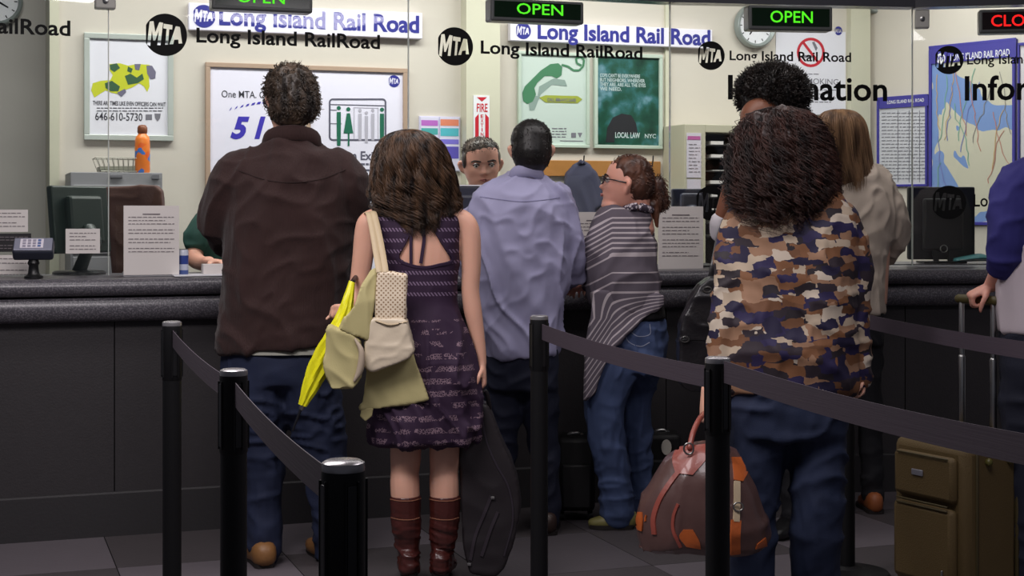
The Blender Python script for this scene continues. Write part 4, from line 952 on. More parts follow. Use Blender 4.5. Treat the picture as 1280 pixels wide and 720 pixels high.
f.limb(j, [(692, 247, 21, 0), (706, 275, 20, 0), (713, 305, 19, .02), (716, 332, 18, .06), (712, 347, 15, .18), (702, 345, 12, .31)]); f.limb(j, [(614, 247, 21, 0), (598, 275, 20, 0), (591, 305, 19, .02), (592, 332, 18, .06), (598, 346, 15, .18), (606, 345, 12, .31)])
sh = j.remesh('shirt', lavender, f.root, vox=.008, sm=3, disp=summed(folds(.012, (11, 11, 2.0), 13, .3), folds(.005, (14, 14, 12), 14)))
c = M(); c.tube([f.seen(637, 224, .0), f.seen(643, 216, -.05), f.seen(658, 213.5, -.07), f.seen(674, 217, -.05), f.seen(680, 226, .0)], [(.02, .008), (.024, .010), (.025, .011), (.024, .010), (.02, .008)], side=(0, 0, 1), n=10); c.obj('collar', lavender, sh)
tr = bvh(sh); strip(tr, [(600, 246), (630, 250), (652, 252), (680, 250), (700, 247)], .003, .0015, .0003, 'seam', mat('seam_lavender', (130, 128, 160), .9), sh, 6, 6.0)
t = M(); f.tube(t, [(652, 430, 42, 0, .11), (652, 455, 46, 0, .12), (652, 485, 47, 0, .12)])
f.limb(t, [(630, 490, 25, 0), (627, 560, 20, 0), (625, 620, 17, .0), (624, 652, 16.5, 0)]); f.limb(t, [(674, 490, 25, 0), (680, 560, 19, 0), (684, 620, 16.5, 0), (685, 652, 16, 0)])
t.remesh('jeans', mat('navy_denim', (18, 24, 46), .8, .25, 500, .25, 14), f.root, vox=.009, sm=4, disp=folds(.006, (9, 9, 16), 24))
for q in ((626, 664), (685, 664)):
    h = f.seen(q[0], q[1], 0); h.z = 0; tt = h+Vector((.01, .2, 0)); h = h+Vector((0, -.05, 0)); so = shoe(M(), h, tt, .044, .085).obj('shoe', mat('dark_brown_shoe', (52, 36, 30), .5), f.root); sole(h, tt).obj('sole', sole_m, so)
hk = hairmat('black_hair', (12, 11, 11), (34, 30, 28))
m = M(); e1 = (X((0, .08, .16)), (.085, .098, .086)); e2 = (X((0, .14, -.04)), (.083, .088, .10)); m.ell(*e1); m.ell(*e2); hr = m.remesh('hair', hk, f.root, vox=.006, sm=3, cut=None)
hair_obj('hair_strand', tufts([e1, e2], 1600, (.008, .016), (0, 0, -1), .35, 4, .0005, 1, 6, notface(X)), .0017, hk, hr)

# ---------------------------------------------------------------- woman in striped knit
f = Fig('woman with glasses and hair bun in a grey striped cardigan and jeans', 6.29, (775, 658)); D_ = f
hc = f.seen(783, 230, .0); hm, X, R = head_geo(hc, .232, -98, -10, 0, .9, 1.05)
hm.tube([f.seen(795, 285, 0), f.seen(797, 268, 0), f.seen(795, 250, 0)], [.08, .062, .062], n=14)
hm.ell(X((0, -.17, -.42)), (.05, .06, .028))
f.tube(hm, [(786, 284, 30, 0, .08), (780, 300, 38, 0, .11), (777, 340, 40, 0, .12), (784, 400, 36, 0, .12)])
f.limb(hm, [(762, 288, 12, -.04), (750, 320, 12, -.04), (744, 348, 11, .0), (735, 356, 9, .16)]); hand_geo(hm, f.seen(732, 357, .19), (-.3, .9, -.05), (0, 0, -1), .9, 25, 1)
f.limb(hm, [(800, 290, 12, .14), (800, 325, 12, .18), (780, 350, 11, .25), (760, 352, 9, .33)]); hand_geo(hm, f.seen(756, 352, .35), (-.7, .5, -.05), (0, 0, -1), .9, 25, -1)
body = hm.remesh('body', skin_p, f.root, vox=.0055, sm=2)
face_parts(body, X, .232, mat('glasses_dark', (42, 34, 38), .3))
j = M(); f.tube(j, [(796, 262, 15, 0, .065), (794, 270, 22, 0, .08), (787, 279, 38, 0, .105), (781, 292, 43, 0, .125), (778, 315, 45, .0, .14), (777, 340, 46, 0, .15), (781, 362, 46, 0, .15), (786, 378, 42, 0, .145), (790, 388, 36, 0, .14)])
f.limb(j, [(768, 281, 17, -.03), (756, 296, 20, -.05), (749, 315, 20, -.05), (746, 335, 18, -.02), (742, 350, 15, .05), (736, 355, 12, .14)])
f.limb(j, [(800, 290, 17, .14), (802, 325, 16, .18), (785, 348, 14, .24), (770, 350, 12, .30)])
def rowfn(co):
    z = co[:, 2]; x = co[:, 0]; px = CX+F*x/co[:, 1]; sl = np.where(px < 765, (765-px)/302*.55, 0)      # stripes drop towards the sleeve
    zz = z+.0+np.where(z < .97, (x-.45)*-.9*np.clip((.97-z)/.1, 0, 1), 0)+sl
    return np.interp(zz, [.3, .97, 1.06, 1.134, 1.277, 1.4], [-24, 0, 2.2, 3.2, 10.2, 13.0])
def widfn(co): return np.interp(co[:, 2], [.5, .96, .99, 1.06, 1.12, 1.14, 1.27, 1.29], [.26, .26, .2, .12, .10, .36, .36, .12])
kn = j.remesh('cardigan', knit_m, f.root, vox=.0075, sm=4, disp=folds(.006, (12, 12, 8), 33), attr={'row': rowfn, 'wid': widfn})
slab([(741, 362), (830, 368), (830, 382), (806, 396), (782, 418), (764, 440), (754, 462), (745, 490), (730, 502), (733, 440)], 6.17, .05, 'cardigan_tail', knit_m, f.root, .007, 5, folds(.006, (16, 16, 3), 3), ys=[0, .02, .02, 0, -.02, -.03, -.03, -.02, -.02, -.02], attr={'row': rowfn, 'wid': widfn})
c = M(); c.tube([f.seen(781, 262, -.045), f.seen(796, 258, -.075), f.seen(812, 262, -.04), f.seen(812, 262, .05), f.seen(780, 262, .05), f.seen(781, 262, -.045)], [.017]*6, n=8, cap=False)
def dotf(nt):
    tc = N(nt, 'ShaderNodeTexCoord'); v = N(nt, 'ShaderNodeTexVoronoi'); v.inputs['Scale'].default_value = 75; nt.links.new(tc.outputs['Object'], v.inputs['Vector']); return v.outputs['Distance']
c.obj('collar', ramp_mat('spotted_collar', dotf, [(0, (190, 180, 186)), (.45, (70, 60, 74))], .9), f.root)
w = M(); f.tube(w, [(792, 376, 37, 0, .135), (794, 400, 38, 0, .135)]); w.remesh('undershirt', mat('black_cloth', (16, 14, 18), .9), f.root, vox=.009, sm=3)
t = M(); f.tube(t, [(794, 396, 37, 0, .12), (792, 418, 42, 0, .14), (788, 445, 42, 0, .14), (784, 462, 38, .0, .13)])
f.limb(t, [(766, 460, 32, -.05), (757, 500, 26, -.05), (757, 540, 22, -.06), (765, 580, 21, -.05), (770, 612, 22, -.04), (771, 640, 23, -.03)]); f.limb(t, [(800, 455, 28, .08), (796, 500, 20, .1), (798, 550, 17, .12), (800, 600, 17, .14), (798, 628, 18, .15)])
tj = t.remesh('jeans', denim2, f.root, vox=.0075, sm=4, disp=summed(folds(.006, (9, 9, 18), 44), folds(.003, (22, 22, 8), 5)))
tr = bvh(tj); stj = mat('jean_stitch', (150, 156, 176), .8); strip(tr, [(782, 408), (796, 420), (812, 418), (812, 405)], .003, .0015, .0003, 'pocket_stitch', stj, tj, 5, 6.1); strip(tr, [(782, 405), (784, 425), (800, 433), (812, 428)], .003, .0015, .0003, 'pocket_stitch', stj, tj, 5, 6.1)
for hx, tx, y, dy in ((788, 737, 657, -.04), (803, 765, 650, .14)):
    h = f.seen(hx, y, dy); tt = f.seen(tx, y, dy); h.z = tt.z = 0; so = shoe(M(), h, tt, .042, .075).obj('shoe', mat('olive_shoe', (128, 122, 72), .5), f.root); sole(h, tt).obj('sole', sole_m, so)
hh = hairmat('reddish_brown_hair', (46, 26, 20), (98, 60, 42))
m = M(); e1 = (X((0, .045, .20)), (.092, .084, .080)); e2 = (X((0, .17, .03)), (.082, .083, .09)); m.ell(*e1); m.ell(*e2); m.ell(f.seen(822, 236, 0), (.035, .035, .05)); m.ell(f.seen(826, 250, 0), (.03, .035, .035))
m.tube([f.seen(817, 255, -.02), f.seen(820, 268, -.02), f.seen(822, 284, -.02)], [.022, .016, .006], n=10)
hr = m.remesh('hair', hh, f.root, vox=.0055, sm=3, disp=folds(.0025, (40, 40, 14), 3))
hair_obj('hair_strand', np.concatenate([tufts([e1, e2], 1500, (.016, .034), (1, 0, -.35), .02, 6, .0005, 1, 6, notface(X, y0=.05)), tufts([(f.seen(822, 238, 0), (.036, .036, .05)), (f.seen(826, 250, 0), (.03, .035, .036))], 350, (.02, .05), (.3, 0, -1), .5, 6, .004, 1.5, 8)]), .0018, hh, hr)

# ---------------------------------------------------------------- clerk facing camera
f = Fig('clerk with short brown hair behind the glass, facing the camera and looking down', 7.25, (600, 606)); E_ = f
hc = f.seen(601.5, 205, .0); hm, X, R = head_geo(hc, .248, 10, 8, -3, .9, 1.05)
hm.tube([f.seen(600, 262, .05), f.seen(601, 245, .04), f.seen(602, 225, .03)], [.08, .065, .062], n=14)
f.tube(hm, [(600, 262, 44, .05, .08), (600, 290, 50, .05, .11), (600, 340, 48, .05, .11), (600, 400, 44, .05, .11)])
for s_ in (-1, 1):
    f.limb(hm, [(600+s_*48, 268, 13, .05), (600+s_*58, 310, 12, .02), (600+s_*48, 332, 11, -.12), (600+s_*40, 334, 9, -.16)]); hand_geo(hm, f.seen(600+s_*38, 335, -.19), (-.3*s_, -.9, 0), (0, 0, -1), 1.0, 25, s_)
body = hm.remesh('body', skin_p, f.root, vox=.005, sm=2); face_parts(body, X, .243, lip=mat('lips_pink', (188, 112, 104), .5))
bd = mat('stubble', (176, 122, 106), .7)
j = M(); f.tube(j, [(600, 250, 22, .04, .08), (600, 262, 46, .05, .10), (600, 290, 54, .05, .13), (600, 340, 52, .05, .13), (600, 420, 50, .05, .13)])
for s_ in (-1, 1): f.limb(j, [(600+s_*46, 266, 18, .05), (600+s_*57, 300, 17, .03), (600+s_*57, 315, 16, .01)])
j.remesh('shirt', green_shirt, f.root, vox=.009, sm=4, disp=folds(.006, (10, 10, 6), 3))
t = M(); f.tube(t, [(600, 415, 48, .05, .12), (600, 450, 48, .05, .12)])
for s_ in (-1, 1): f.limb(t, [(600+s_*24, 450, 24, .05), (600+s_*24, 530, 18, .05), (600+s_*24, 612, 14, .05)])
t.remesh('trousers', blackpants, f.root, vox=.01, sm=3)
for s_ in (-1, 1):
    h = f.seen(600+s_*24, 618, .08); h.z = 0; tt = h+Vector((0, -.2, 0)); so = shoe(M(), h, tt, .045, .085).obj('shoe', black_m, f.root)
hs = hairmat('short_brown_hair', (44, 34, 28), (92, 74, 60))
m = M(); e1 = (X((0, .05, .24)), (.086, .098, .068)); e2 = (X((0, .16, .02)), (.085, .086, .09)); m.ell(*e1); m.ell(*e2); [m.ell(X((q*.315, -.02, .10)), (.016, .045, .045)) for q in (-1, 1)]; hr = m.remesh('hair', hs, f.root, vox=.0055, sm=2)
o = np.array(X((0, 0, 0)))
hair_obj('hair_strand', tufts([e1, e2], 1100, (.012, .024), (0, -.2, .2), .7, 5, .001, 1, 6, lambda p: ((p-o)[:, 2] > .05*.9) | ((p-o)[:, 1] > .0)), .0018, hs, hr)

# ---------------------------------------------------------------- clerk in green polo
f = Fig('clerk in a dark green polo behind the glass, hidden by the man in brown', 7.02, (302, 617)); F_ = f
hc = f.seen(306, 222, .03); hm, X, R = head_geo(hc, .23, 8, 8)
hm.tube([f.seen(302, 274, .03), f.seen(303, 256, .03), f.seen(305, 240, .03)], [.07, .058, .058], n=14)
f.tube(hm, [(302, 272, 36, .03, .07), (302, 300, 44, .03, .10), (302, 400, 42, .03, .10)])
f.limb(hm, [(262, 275, 12, .03), (248, 305, 11, -.02), (243, 322, 11, -.08), (252, 329, 9, -.22), (262, 328, 7.5, -.30)]); hand_geo(hm, f.seen(264, 328, -.32), (.75, -.5, -.02), (0, -.1, -1), 1.0, 22, -1)
f.limb(hm, [(342, 275, 12, .03), (352, 305, 11, -.02), (348, 322, 10, -.08), (330, 329, 8, -.22), (316, 329, 7.5, -.30)]); hand_geo(hm, f.seen(314, 329, -.32), (-.8, -.5, -.02), (0, -.1, -1), 1.0, 22, 1)
body = hm.remesh('body', skin_p, f.root, vox=.0055, sm=2); face_parts(body, X, .23)
j = M(); f.tube(j, [(302, 262, 22, .03, .08), (302, 272, 42, .03, .09), (302, 300, 52, .03, .13), (302, 340, 50, .03, .13), (302, 410, 50, .03, .13)])
f.limb(j, [(266, 272, 18, .03), (252, 290, 19, .0), (246, 305, 17, -.03)]); f.limb(j, [(338, 272, 18, .03), (350, 290, 19, .0), (352, 305, 17, -.03)])
j.remesh('shirt', green_shirt, f.root, vox=.008, sm=3, disp=folds(.006, (12, 12, 8), 3))
t = M(); f.tube(t, [(302, 405, 46, .03, .12), (302, 440, 46, .03, .12)])
for s_ in (-1, 1): f.limb(t, [(302+s_*24, 440, 23, .03), (302+s_*24, 530, 17, .03), (302+s_*24, 614, 14, .03)])
t.remesh('trousers', blackpants, f.root, vox=.01, sm=3)
for s_ in (-1, 1):
    h = f.seen(302+s_*24, 622, .1); h.z = 0; shoe(M(), h, h+Vector((0, -.2, 0)), .045, .085).obj('shoe', black_m, f.root)
m = M(); e1 = (X((0, .06, .22)), (.084, .098, .07)); e2 = (X((0, .16, .0)), (.08, .084, .09)); m.ell(*e1); m.ell(*e2); m.remesh('hair', hs, f.root, vox=.0055, sm=2, disp=folds(.004, (40, 40, 40), 3))

# ---------------------------------------------------------------- person with dark afro hair
f = Fig('person with a dark afro and white sleeves, one arm raised, behind the curly-haired woman', 6.12, (965, 668)); G_ = f
hc = f.seen(951, 158, .0); hm, X, R = head_geo(hc, .235, -42, 6)
hm.tube([f.seen(965, 215, 0), f.seen(964, 200, 0), f.seen(955, 180, 0)], [.07, .058, .058], n=14)
f.tube(hm, [(965, 214, 40, 0, .06), (966, 250, 46, 0, .09), (966, 400, 40, 0, .09)])
f.limb(hm, [(930, 226, 12, 0), (915, 262, 12, -.02), (902, 288, 10, -.05), (903, 270, 9.5, -.08), (908, 245, 8, -.1), (913, 222, 7, -.12)]); hand_geo(hm, f.seen(913, 220, -.12), (.15, .1, 1), (.9, .3, -.1), .95, 45, -1)
f.limb(hm, [(1000, 226, 12, 0), (1010, 280, 11, 0), (1010, 330, 10, -.02), (1008, 370, 8, -.04)]); hand_geo(hm, f.seen(1008, 374, -.04), (0, 0, -1), (-1, 0, 0), .95, 35, 1)
body = hm.remesh('body', skin_b, f.root, vox=.0055, sm=2); face_parts(body, X, .235, brow=mat('brow_black', (20, 14, 12), .8), lip=mat('lips_brown', (120, 66, 60), .5))
j = M(); f.tube(j, [(965, 205, 22, 0, .07), (965, 215, 44, 0, .09), (966, 250, 52, 0, .12), (966, 330, 48, 0, .12), (966, 410, 48, 0, .125)])
f.limb(j, [(934, 224, 17, 0), (919, 256, 16, -.02), (906, 284, 14, -.04), (902, 292, 12.5, -.06), (900, 278, 12, -.08)]); f.limb(j, [(998, 224, 17, 0), (1009, 270, 16, 0), (1010, 320, 14, -.01), (1009, 365, 12, -.04)])
j.remesh('shirt', whitecloth, f.root, vox=.008, sm=3, disp=folds(.006, (12, 12, 8), 3))
t = M(); f.tube(t, [(966, 400, 44, 0, .11), (966, 440, 46, 0, .12)])
for s_ in (-1, 1): f.limb(t, [(966+s_*22, 440, 26, 0), (966+s_*24, 540, 19, 0), (966+s_*26, 652, 15, 0)])
t.remesh('trousers', blackpants, f.root, vox=.01, sm=3, disp=folds(.005, (10, 10, 16), 3))
for s_ in (-1, 1):
    h = f.seen(966+s_*26, 664, .05); h.z = 0; shoe(M(), h, h+Vector((-.1, -.17, 0)), .045, .085).obj('shoe', black_m, f.root)
ha = hairmat('afro_hair', (16, 12, 11), (44, 34, 28))
m = M(); e1 = (f.seen(966, 117, .08), (.140, .125, .112)); e2 = (f.seen(978, 155, .07), (.10, .10, .10)); m.ell(*e1); m.ell(*e2); hr = m.remesh('hair', ha, f.root, vox=.007, sm=2, disp=summed(folds(.012, (26, 26, 26), 3, ridge=False), folds(.006, (60, 60, 60), 5, ridge=False)))
om = np.array(f.seen(935, 140, 0))
hair_obj('hair_strand', tufts([e1, e2], 2600, (.03, .055), (0, 0, .2), .9, 12, .007, 2.2, 7, lambda p: ~(inpoly(p, [(905, 124), (925, 118), (946, 122), (952, 150), (948, 185), (900, 180)]) & (p[:, 1] < 6.2)), .25), .0018, ha, hr)

# ---------------------------------------------------------------- curly-haired woman
f = Fig('woman with big curly dark hair and a brown, cream and navy print top', 4.75, (982, 785)); H_ = f
hc = f.seen(977, 180, .02); hm, X, R = head_geo(hc, .225, 184, 2)
hm.tube([f.seen(985, 262, 0), f.seen(982, 235, 0), f.seen(979, 205, .01)], [.075, .056, .055], n=14)
f.tube(hm, [(990, 258, 52, 0, .07), (990, 290, 70, 0, .10), (988, 400, 70, 0, .12), (986, 480, 70, 0, .12)])
f.limb(hm, [(925, 280, 15, 0), (910, 350, 14, -.02), (898, 440, 12, -.03), (888, 480, 9.5, -.03), (884, 495, 8.5, -.03)]); hand_geo(hm, f.seen(882, 496, -.04), (-.1, -.1, -1), (.9, .1, 0), .85, 65, 1)
f.limb(hm, [(1058, 280, 15, 0), (1070, 350, 14, 0), (1075, 430, 12, 0), (1079, 468, 9, 0)]); hand_geo(hm, f.seen(1079, 470, 0), (-.08, -.1, -1), (-1, 0, 0), .62, 40, -1)
body = hm.remesh('body', skin_m, f.root, vox=.006, sm=2); face_parts(body, X, .225)
j = M(); f.tube(j, [(987, 240, 34, 0, .08), (990, 250, 58, 0, .10), (991, 262, 72, 0, .115), (991, 285, 80, 0, .13), (989, 330, 82, .0, .145), (987, 380, 83, .0, .15), (986, 430, 85, 0, .155), (985, 475, 85, 0, .155), (985, 490, 82, 0, .15)])
f.limb(j, [(930, 270, 24, 0), (919, 300, 25, 0), (914, 345, 24, -.02), (908, 395, 23, -.03), (902, 440, 20, -.03), (897, 478, 17, -.03)]); f.limb(j, [(1052, 270, 24, 0), (1062, 310, 24, 0), (1066, 360, 22, 0), (1068, 410, 20, 0), (1072, 450, 17, 0), (1074, 474, 15, 0)])
j.remesh('blouse', blotch_m, f.root, vox=.008, sm=3, disp=summed(folds(.009, (8, 8, 3), 53), folds(.005, (12, 12, 14), 54)))
t = M(); f.tube(t, [(985, 470, 76, 0, .13), (985, 510, 78, 0, .14), (985, 545, 72, 0, .13)])
f.limb(t, [(950, 540, 40, 0), (942, 600, 35, 0), (940, 660, 31, 0), (940, 720, 29, .0), (940, 768, 29, 0)]); f.limb(t, [(1018, 540, 40, 0), (1022, 600, 35, -.02), (1021, 660, 32, -.02), (1019, 720, 31, 0), (1018, 768, 30, 0)])
tj = t.remesh('jeans', mat('indigo_denim', (22, 34, 62), .8, .25, 500, .25, 14), f.root, vox=.009, sm=4, disp=summed(folds(.007, (7, 7, 15), 64), folds(.003, (20, 20, 8), 5)))
for q in ((940, 783), (1018, 783)):
    h = f.seen(q[0], q[1], 0); h.z = 0; tt = h+Vector((.0, .19, 0)); h = h+Vector((0, -.05, 0)); so = shoe(M(), h, tt, .042, .08).obj('shoe', sole_m, f.root)
hcu = hairmat('dark_curly_hair', (20, 11, 9), (70, 40, 31), .5, 26)
S = lambda rows: [(f.seen(r[0], r[1], r[3]), r[2]/f.s, r[4]) for r in rows]
rows = S([(975, 133, 12, 0, .04), (976, 142, 34, 0, .08), (976, 160, 48, 0, .11), (976, 185, 56, 0, .13), (977, 215, 60, -.01, .135), (977, 242, 60, -.02, .13), (975, 265, 50, -.03, .11), (972, 285, 36, -.05, .08), (969, 300, 20, -.06, .05)])
m = M(); m.ell(f.seen(976, 182, 0), (.130, .125, .122), 24, 16); m.tube([r[0] for r in rows[3:-1]], [(r[1]*.86, r[2]*.86) for r in rows[3:-1]], n=24, cap=False); hr = m.remesh('hair', hcu, f.root, vox=.007, sm=2, disp=summed(folds(.018, (16, 16, 12), 3, ridge=False), folds(.008, (40, 40, 34), 5, ridge=False)))
hair_obj('hair_strand', flow(rows, 3200, 56, (0, 360), .016, 5.5, 1, (.4, 1.0), (.84, 1.10), 14, (0, .4), .05, clump=210), .0013, hcu, hr)
hair_obj('hair_strand', flow(rows, 600, 44, (0, 360), .018, 6, 1, (.3, 1.0), (.95, 1.16), 15, (0, .5), .05), .0012, hcu, hr)

# ---------------------------------------------------------------- blonde woman
f = Fig('woman with straight dark-blonde hair in a cream jacket and black trousers', 6.6, (1075, 638)); I_ = f
hc = f.seen(1049, 173, .0); hm, X, R = head_geo(hc, .228, 200, 3)
hm.tube([f.seen(1062, 228, 0), f.seen(1059, 212, 0), f.seen(1053, 195, 0)], [.07, .052, .05], n=14)
f.tube(hm, [(1066, 226, 36, 0, .06), (1070, 260, 44, 0, .09), (1070, 380, 38, 0, .09)])
f.limb(hm, [(1108, 240, 12, 0), (1119, 285, 11, .02), (1119, 308, 10, .06), (1104, 322, 8, .14)]); hand_geo(hm, f.seen(1100, 325, .15), (-.8, .4, -.1), (0, 0, -1), .85, 25, -1)
f.limb(hm, [(1030, 240, 12, 0), (1018, 290, 11, .02), (1020, 312, 10, .1), (1032, 322, 8, .25)]); hand_geo(hm, f.seen(1036, 324, .27), (.5, .8, -.1), (0, 0, -1), .85, 25, 1)
body = hm.remesh('body', skin_m, f.root, vox=.0065, sm=2); face_parts(body, X, .228)
j = M(); f.tube(j, [(1062, 212, 18, 0, .07), (1066, 221, 36, 0, .085), (1070, 234, 46, 0, .105), (1072, 262, 49, 0, .115), (1071, 300, 43, 0, .11), (1070, 335, 37, 0, .11), (1068, 365, 37, 0, .12), (1067, 391, 38, 0, .125)])
f.limb(j, [(1102, 235, 19, 0), (1112, 260, 19, 0), (1118, 285, 17.5, .02), (1118, 304, 16, .06), (1108, 318, 13, .11)]); f.limb(j, [(1036, 235, 19, 0), (1024, 265, 19, 0), (1019, 290, 17, .02), (1020, 308, 15, .08), (1028, 318, 13, .18)])
jk = j.remesh('jacket', creamjacket, f.root, vox=.008, sm=3, disp=summed(folds(.006, (9, 9, 3), 71), folds(.006, (14, 14, 14), 72)))
c = M(); c.tube([f.seen(1040, 218, -.03), f.seen(1046, 204, -.06), f.seen(1062, 206, -.075), f.seen(1080, 212, -.05)], [(.018, .010)]*4, side=(0, 0, 1), n=8); c.obj('collar', whitecloth, jk)
t = M(); f.tube(t, [(1068, 380, 34, 0, .10), (1068, 410, 36, 0, .11), (1068, 430, 36, 0, .11)])
f.limb(t, [(1085, 430, 20, 0), (1085, 480, 17, 0), (1089, 545, 15, .02), (1091, 622, 14, .02)]); f.limb(t, [(1052, 430, 20, 0), (1050, 480, 17, 0), (1050, 545, 15, .02), (1050, 626, 14, .02)])
t.remesh('trousers', blackpants, f.root, vox=.009, sm=4, disp=folds(.005, (10, 10, 14), 3))
for q in ((1091, 634), (1050, 636)):
    h = f.seen(q[0], q[1], 0); h.z = 0; tt = h+Vector((.0, .17, 0)); h = h+Vector((0, -.05, 0)); so = shoe(M(), h, tt, .042, .085).obj('shoe', mat('orange_brown_shoe', (150, 84, 44), .5), f.root); sole(h, tt).obj('sole', sole_m, so)
hy = hairmat('dark_blonde_hair', (84, 60, 42), (164, 128, 94))
S = lambda rows: [(f.seen(r[0], r[1], r[3]), r[2]/f.s, r[4]) for r in rows]
rows = S([(1048, 137, 8, 0, .04), (1049, 141, 20, 0, .085), (1050, 153, 29, 0, .115), (1052, 175, 32, 0, .118), (1056, 200, 32, -.005, .105), (1062, 220, 28, -.02, .095), (1067, 242, 22, -.04, .07)])
m = M(); m.ell(f.seen(1050.5, 172, 0), (.105, .118, .118), 24, 16); m.tube([r[0] for r in rows[3:]], [(r[1]*.93, r[2]*.93) for r in rows[3:]], n=24, cap=False); hr = m.remesh('hair', hy, f.root, vox=.006, sm=4, disp=folds(.003, (50, 50, 3), 3))
hair_obj('hair_strand', flow(rows, 1300, 16, (0, 360), .003, 1.2, 0, (.85, 1.0), (.93, 1.05), 4, (0, .08)), .0018, hy, hr)

# ---------------------------------------------------------------- person at right edge
f = Fig('person with indigo sleeves and pale shirt holding the olive suitcase, at the right edge', 5.1, (1325, 745)); J_ = f
hc = f.seen(1330, 155, .0); hm, X, R = head_geo(hc, .235, -140, 3)
hm.tube([f.seen(1328, 225, 0), f.seen(1328, 205, 0), f.seen(1329, 180, 0)], [.075, .06, .058], n=14)
f.tube(hm, [(1326, 220, 46, 0, .07), (1326, 260, 62, 0, .10), (1324, 410, 60, 0, .11)])
f.limb(hm, [(1270, 232, 15, -.03), (1262, 280, 16, -.05), (1256, 320, 15, -.02), (1252, 336, 14, .02), (1245, 348, 11.5, .05), (1239, 357, 9.5, .07)])
hand_geo(hm, f.seen(1238, 358, .07), (-.84, .1, -.40), (.45, .1, -.8), .88, 66, 1, tcurl=35)
f.limb(hm, [(1382, 232, 15, 0), (1394, 300, 15, 0), (1398, 370, 12, -.02), (1398, 410, 9, -.03)]); hand_geo(hm, f.seen(1398, 412, -.03), (0, 0, -1), (-1, 0, 0), 1.0, 35, -1)
body = hm.remesh('body', skin_p, f.root, vox=.005, sm=2); face_parts(body, X, .235)
j = M(); f.tube(j, [(1327, 208, 26, 0, .08), (1326, 218, 50, 0, .095), (1326, 240, 70, 0, .12), (1325, 300, 74, 0, .14), (1324, 360, 75, 0, .145), (1323, 418, 74, 0, .145)])
j.remesh('shirt', paleshirt, f.root, vox=.009, sm=4, disp=folds(.008, (9, 9, 4), 3))
j = M(); f.limb(j, [(1290, 222, 26, -.02), (1272, 234, 29, -.03), (1264, 265, 28, -.05), (1259, 300, 26, -.05), (1256, 320, 23, -.04), (1255, 328, 22, -.03)])
j.remesh('sleeve', bluesleeve, f.root, vox=.008, sm=3, disp=folds(.006, (10, 10, 18), 8))
j = M(); f.limb(j, [(1362, 222, 26, 0), (1382, 234, 29, 0), (1392, 280, 27, 0), (1395, 330, 23, 0)]); j.remesh('sleeve', bluesleeve, f.root, vox=.009, sm=3)
t = M(); f.tube(t, [(1322, 410, 68, 0, .13), (1322, 450, 72, 0, .14), (1322, 480, 70, 0, .13)])
f.limb(t, [(1288, 480, 38, 0), (1284, 560, 31, 0), (1284, 640, 26, 0), (1284, 728, 24, 0)]); f.limb(t, [(1356, 480, 38, 0), (1360, 560, 31, 0), (1362, 640, 26, 0), (1362, 728, 24, 0)])
t.remesh('jeans', mat('black_denim', (24, 28, 46), .8, .2, 500, .2, 14), f.root, vox=.01, sm=4, disp=folds(.006, (9, 9, 14), 9))
for q in (1284, 1362):
    h = f.seen(q, 742, 0); h.z = 0; tt = h+Vector((-.08, .18, 0)); so = shoe(M(), h+Vector((0, -.05, 0)), tt, .045, .085).obj('shoe', black_m, f.root)
m = M(); m.ell(X((0, .08, .16)), (.088, .1, .092)); m.ell(X((0, .16, -.02)), (.08, .08, .09)); m.remesh('hair', hb, f.root, vox=.006, sm=2, disp=folds(.006, (30, 30, 30), 3))
# ================================================================ BARRIER POSTS AND BELTS
post_m = mat('post_black', (15, 15, 17), .55, .05, 200, spec=.25); cap_m = mat('post_cap', (150, 148, 150), .25, metal=.6); belt_m = mat('belt_webbing', (56, 46, 56), .75, .08, 260, bstretch=(.02, .02, 1))
POSTS = [((215, 420), 'black barrier post left of the man in brown, first of the left belt line'), ((292, 603), 'black barrier post in front of the jeans of the man in brown'),
         ((429, 954), 'nearest black barrier post, left of the tall brown boots'), ((674, 397), 'black barrier post in front of the lavender shirt'),
         ((897, 557), 'black barrier post in front of the brown travel bag'), ((1059, 350), 'black barrier post right of the curly-haired woman, behind her jeans')]
PX = []
def post(px, s_, lab):
    x, y = plan(px, s_); r = thing('barrier_post', lab, 'barrier post', (x, y, 0), 'black belt barrier posts'); PX.append((Vector((x, y, 0)), r)); o = Vector((x, y, 0)); s = 1.0
    M().lathe(o, [(.15, .0), (.152, .008), (.145, .018), (.05, .03), (.034, .04)], 32).obj('base', post_m, r, smooth=False)
    M().lathe(o, [(.0275, .03), (.0275, .82)], 28).obj('pole', post_m, r)
    M().lathe(o, [(.0275, .80), (.029, .804), (.029, .955), (.0285, .962)], 28).obj('head', post_m, r)
    M().lathe(o, [(.0285, .961), (.0288, .966), (.028, .972), (.023, .975)], 28).obj('cap', cap_m, r)
    for k in range(4):
        a = math.radians(30+90*k); d = Vector((math.cos(a), math.sin(a), 0)); m = M(); m.box(o+d*.0285+Vector((0, 0, .88)), (.003, .013, .13), a); m.obj('belt_slot', black_m, r, smooth=False, bevel=.001)
        for e in (-1, 1):
            m = M(); t = Vector((-d.y, d.x, 0)); m.box(o+d*.0285+t*e*.009+Vector((0, 0, .88)), (.004, .0025, .14), a); m.obj('slot_rail', post_m, r, smooth=False)
    return r
for (q, lab) in POSTS: post(*q, lab)
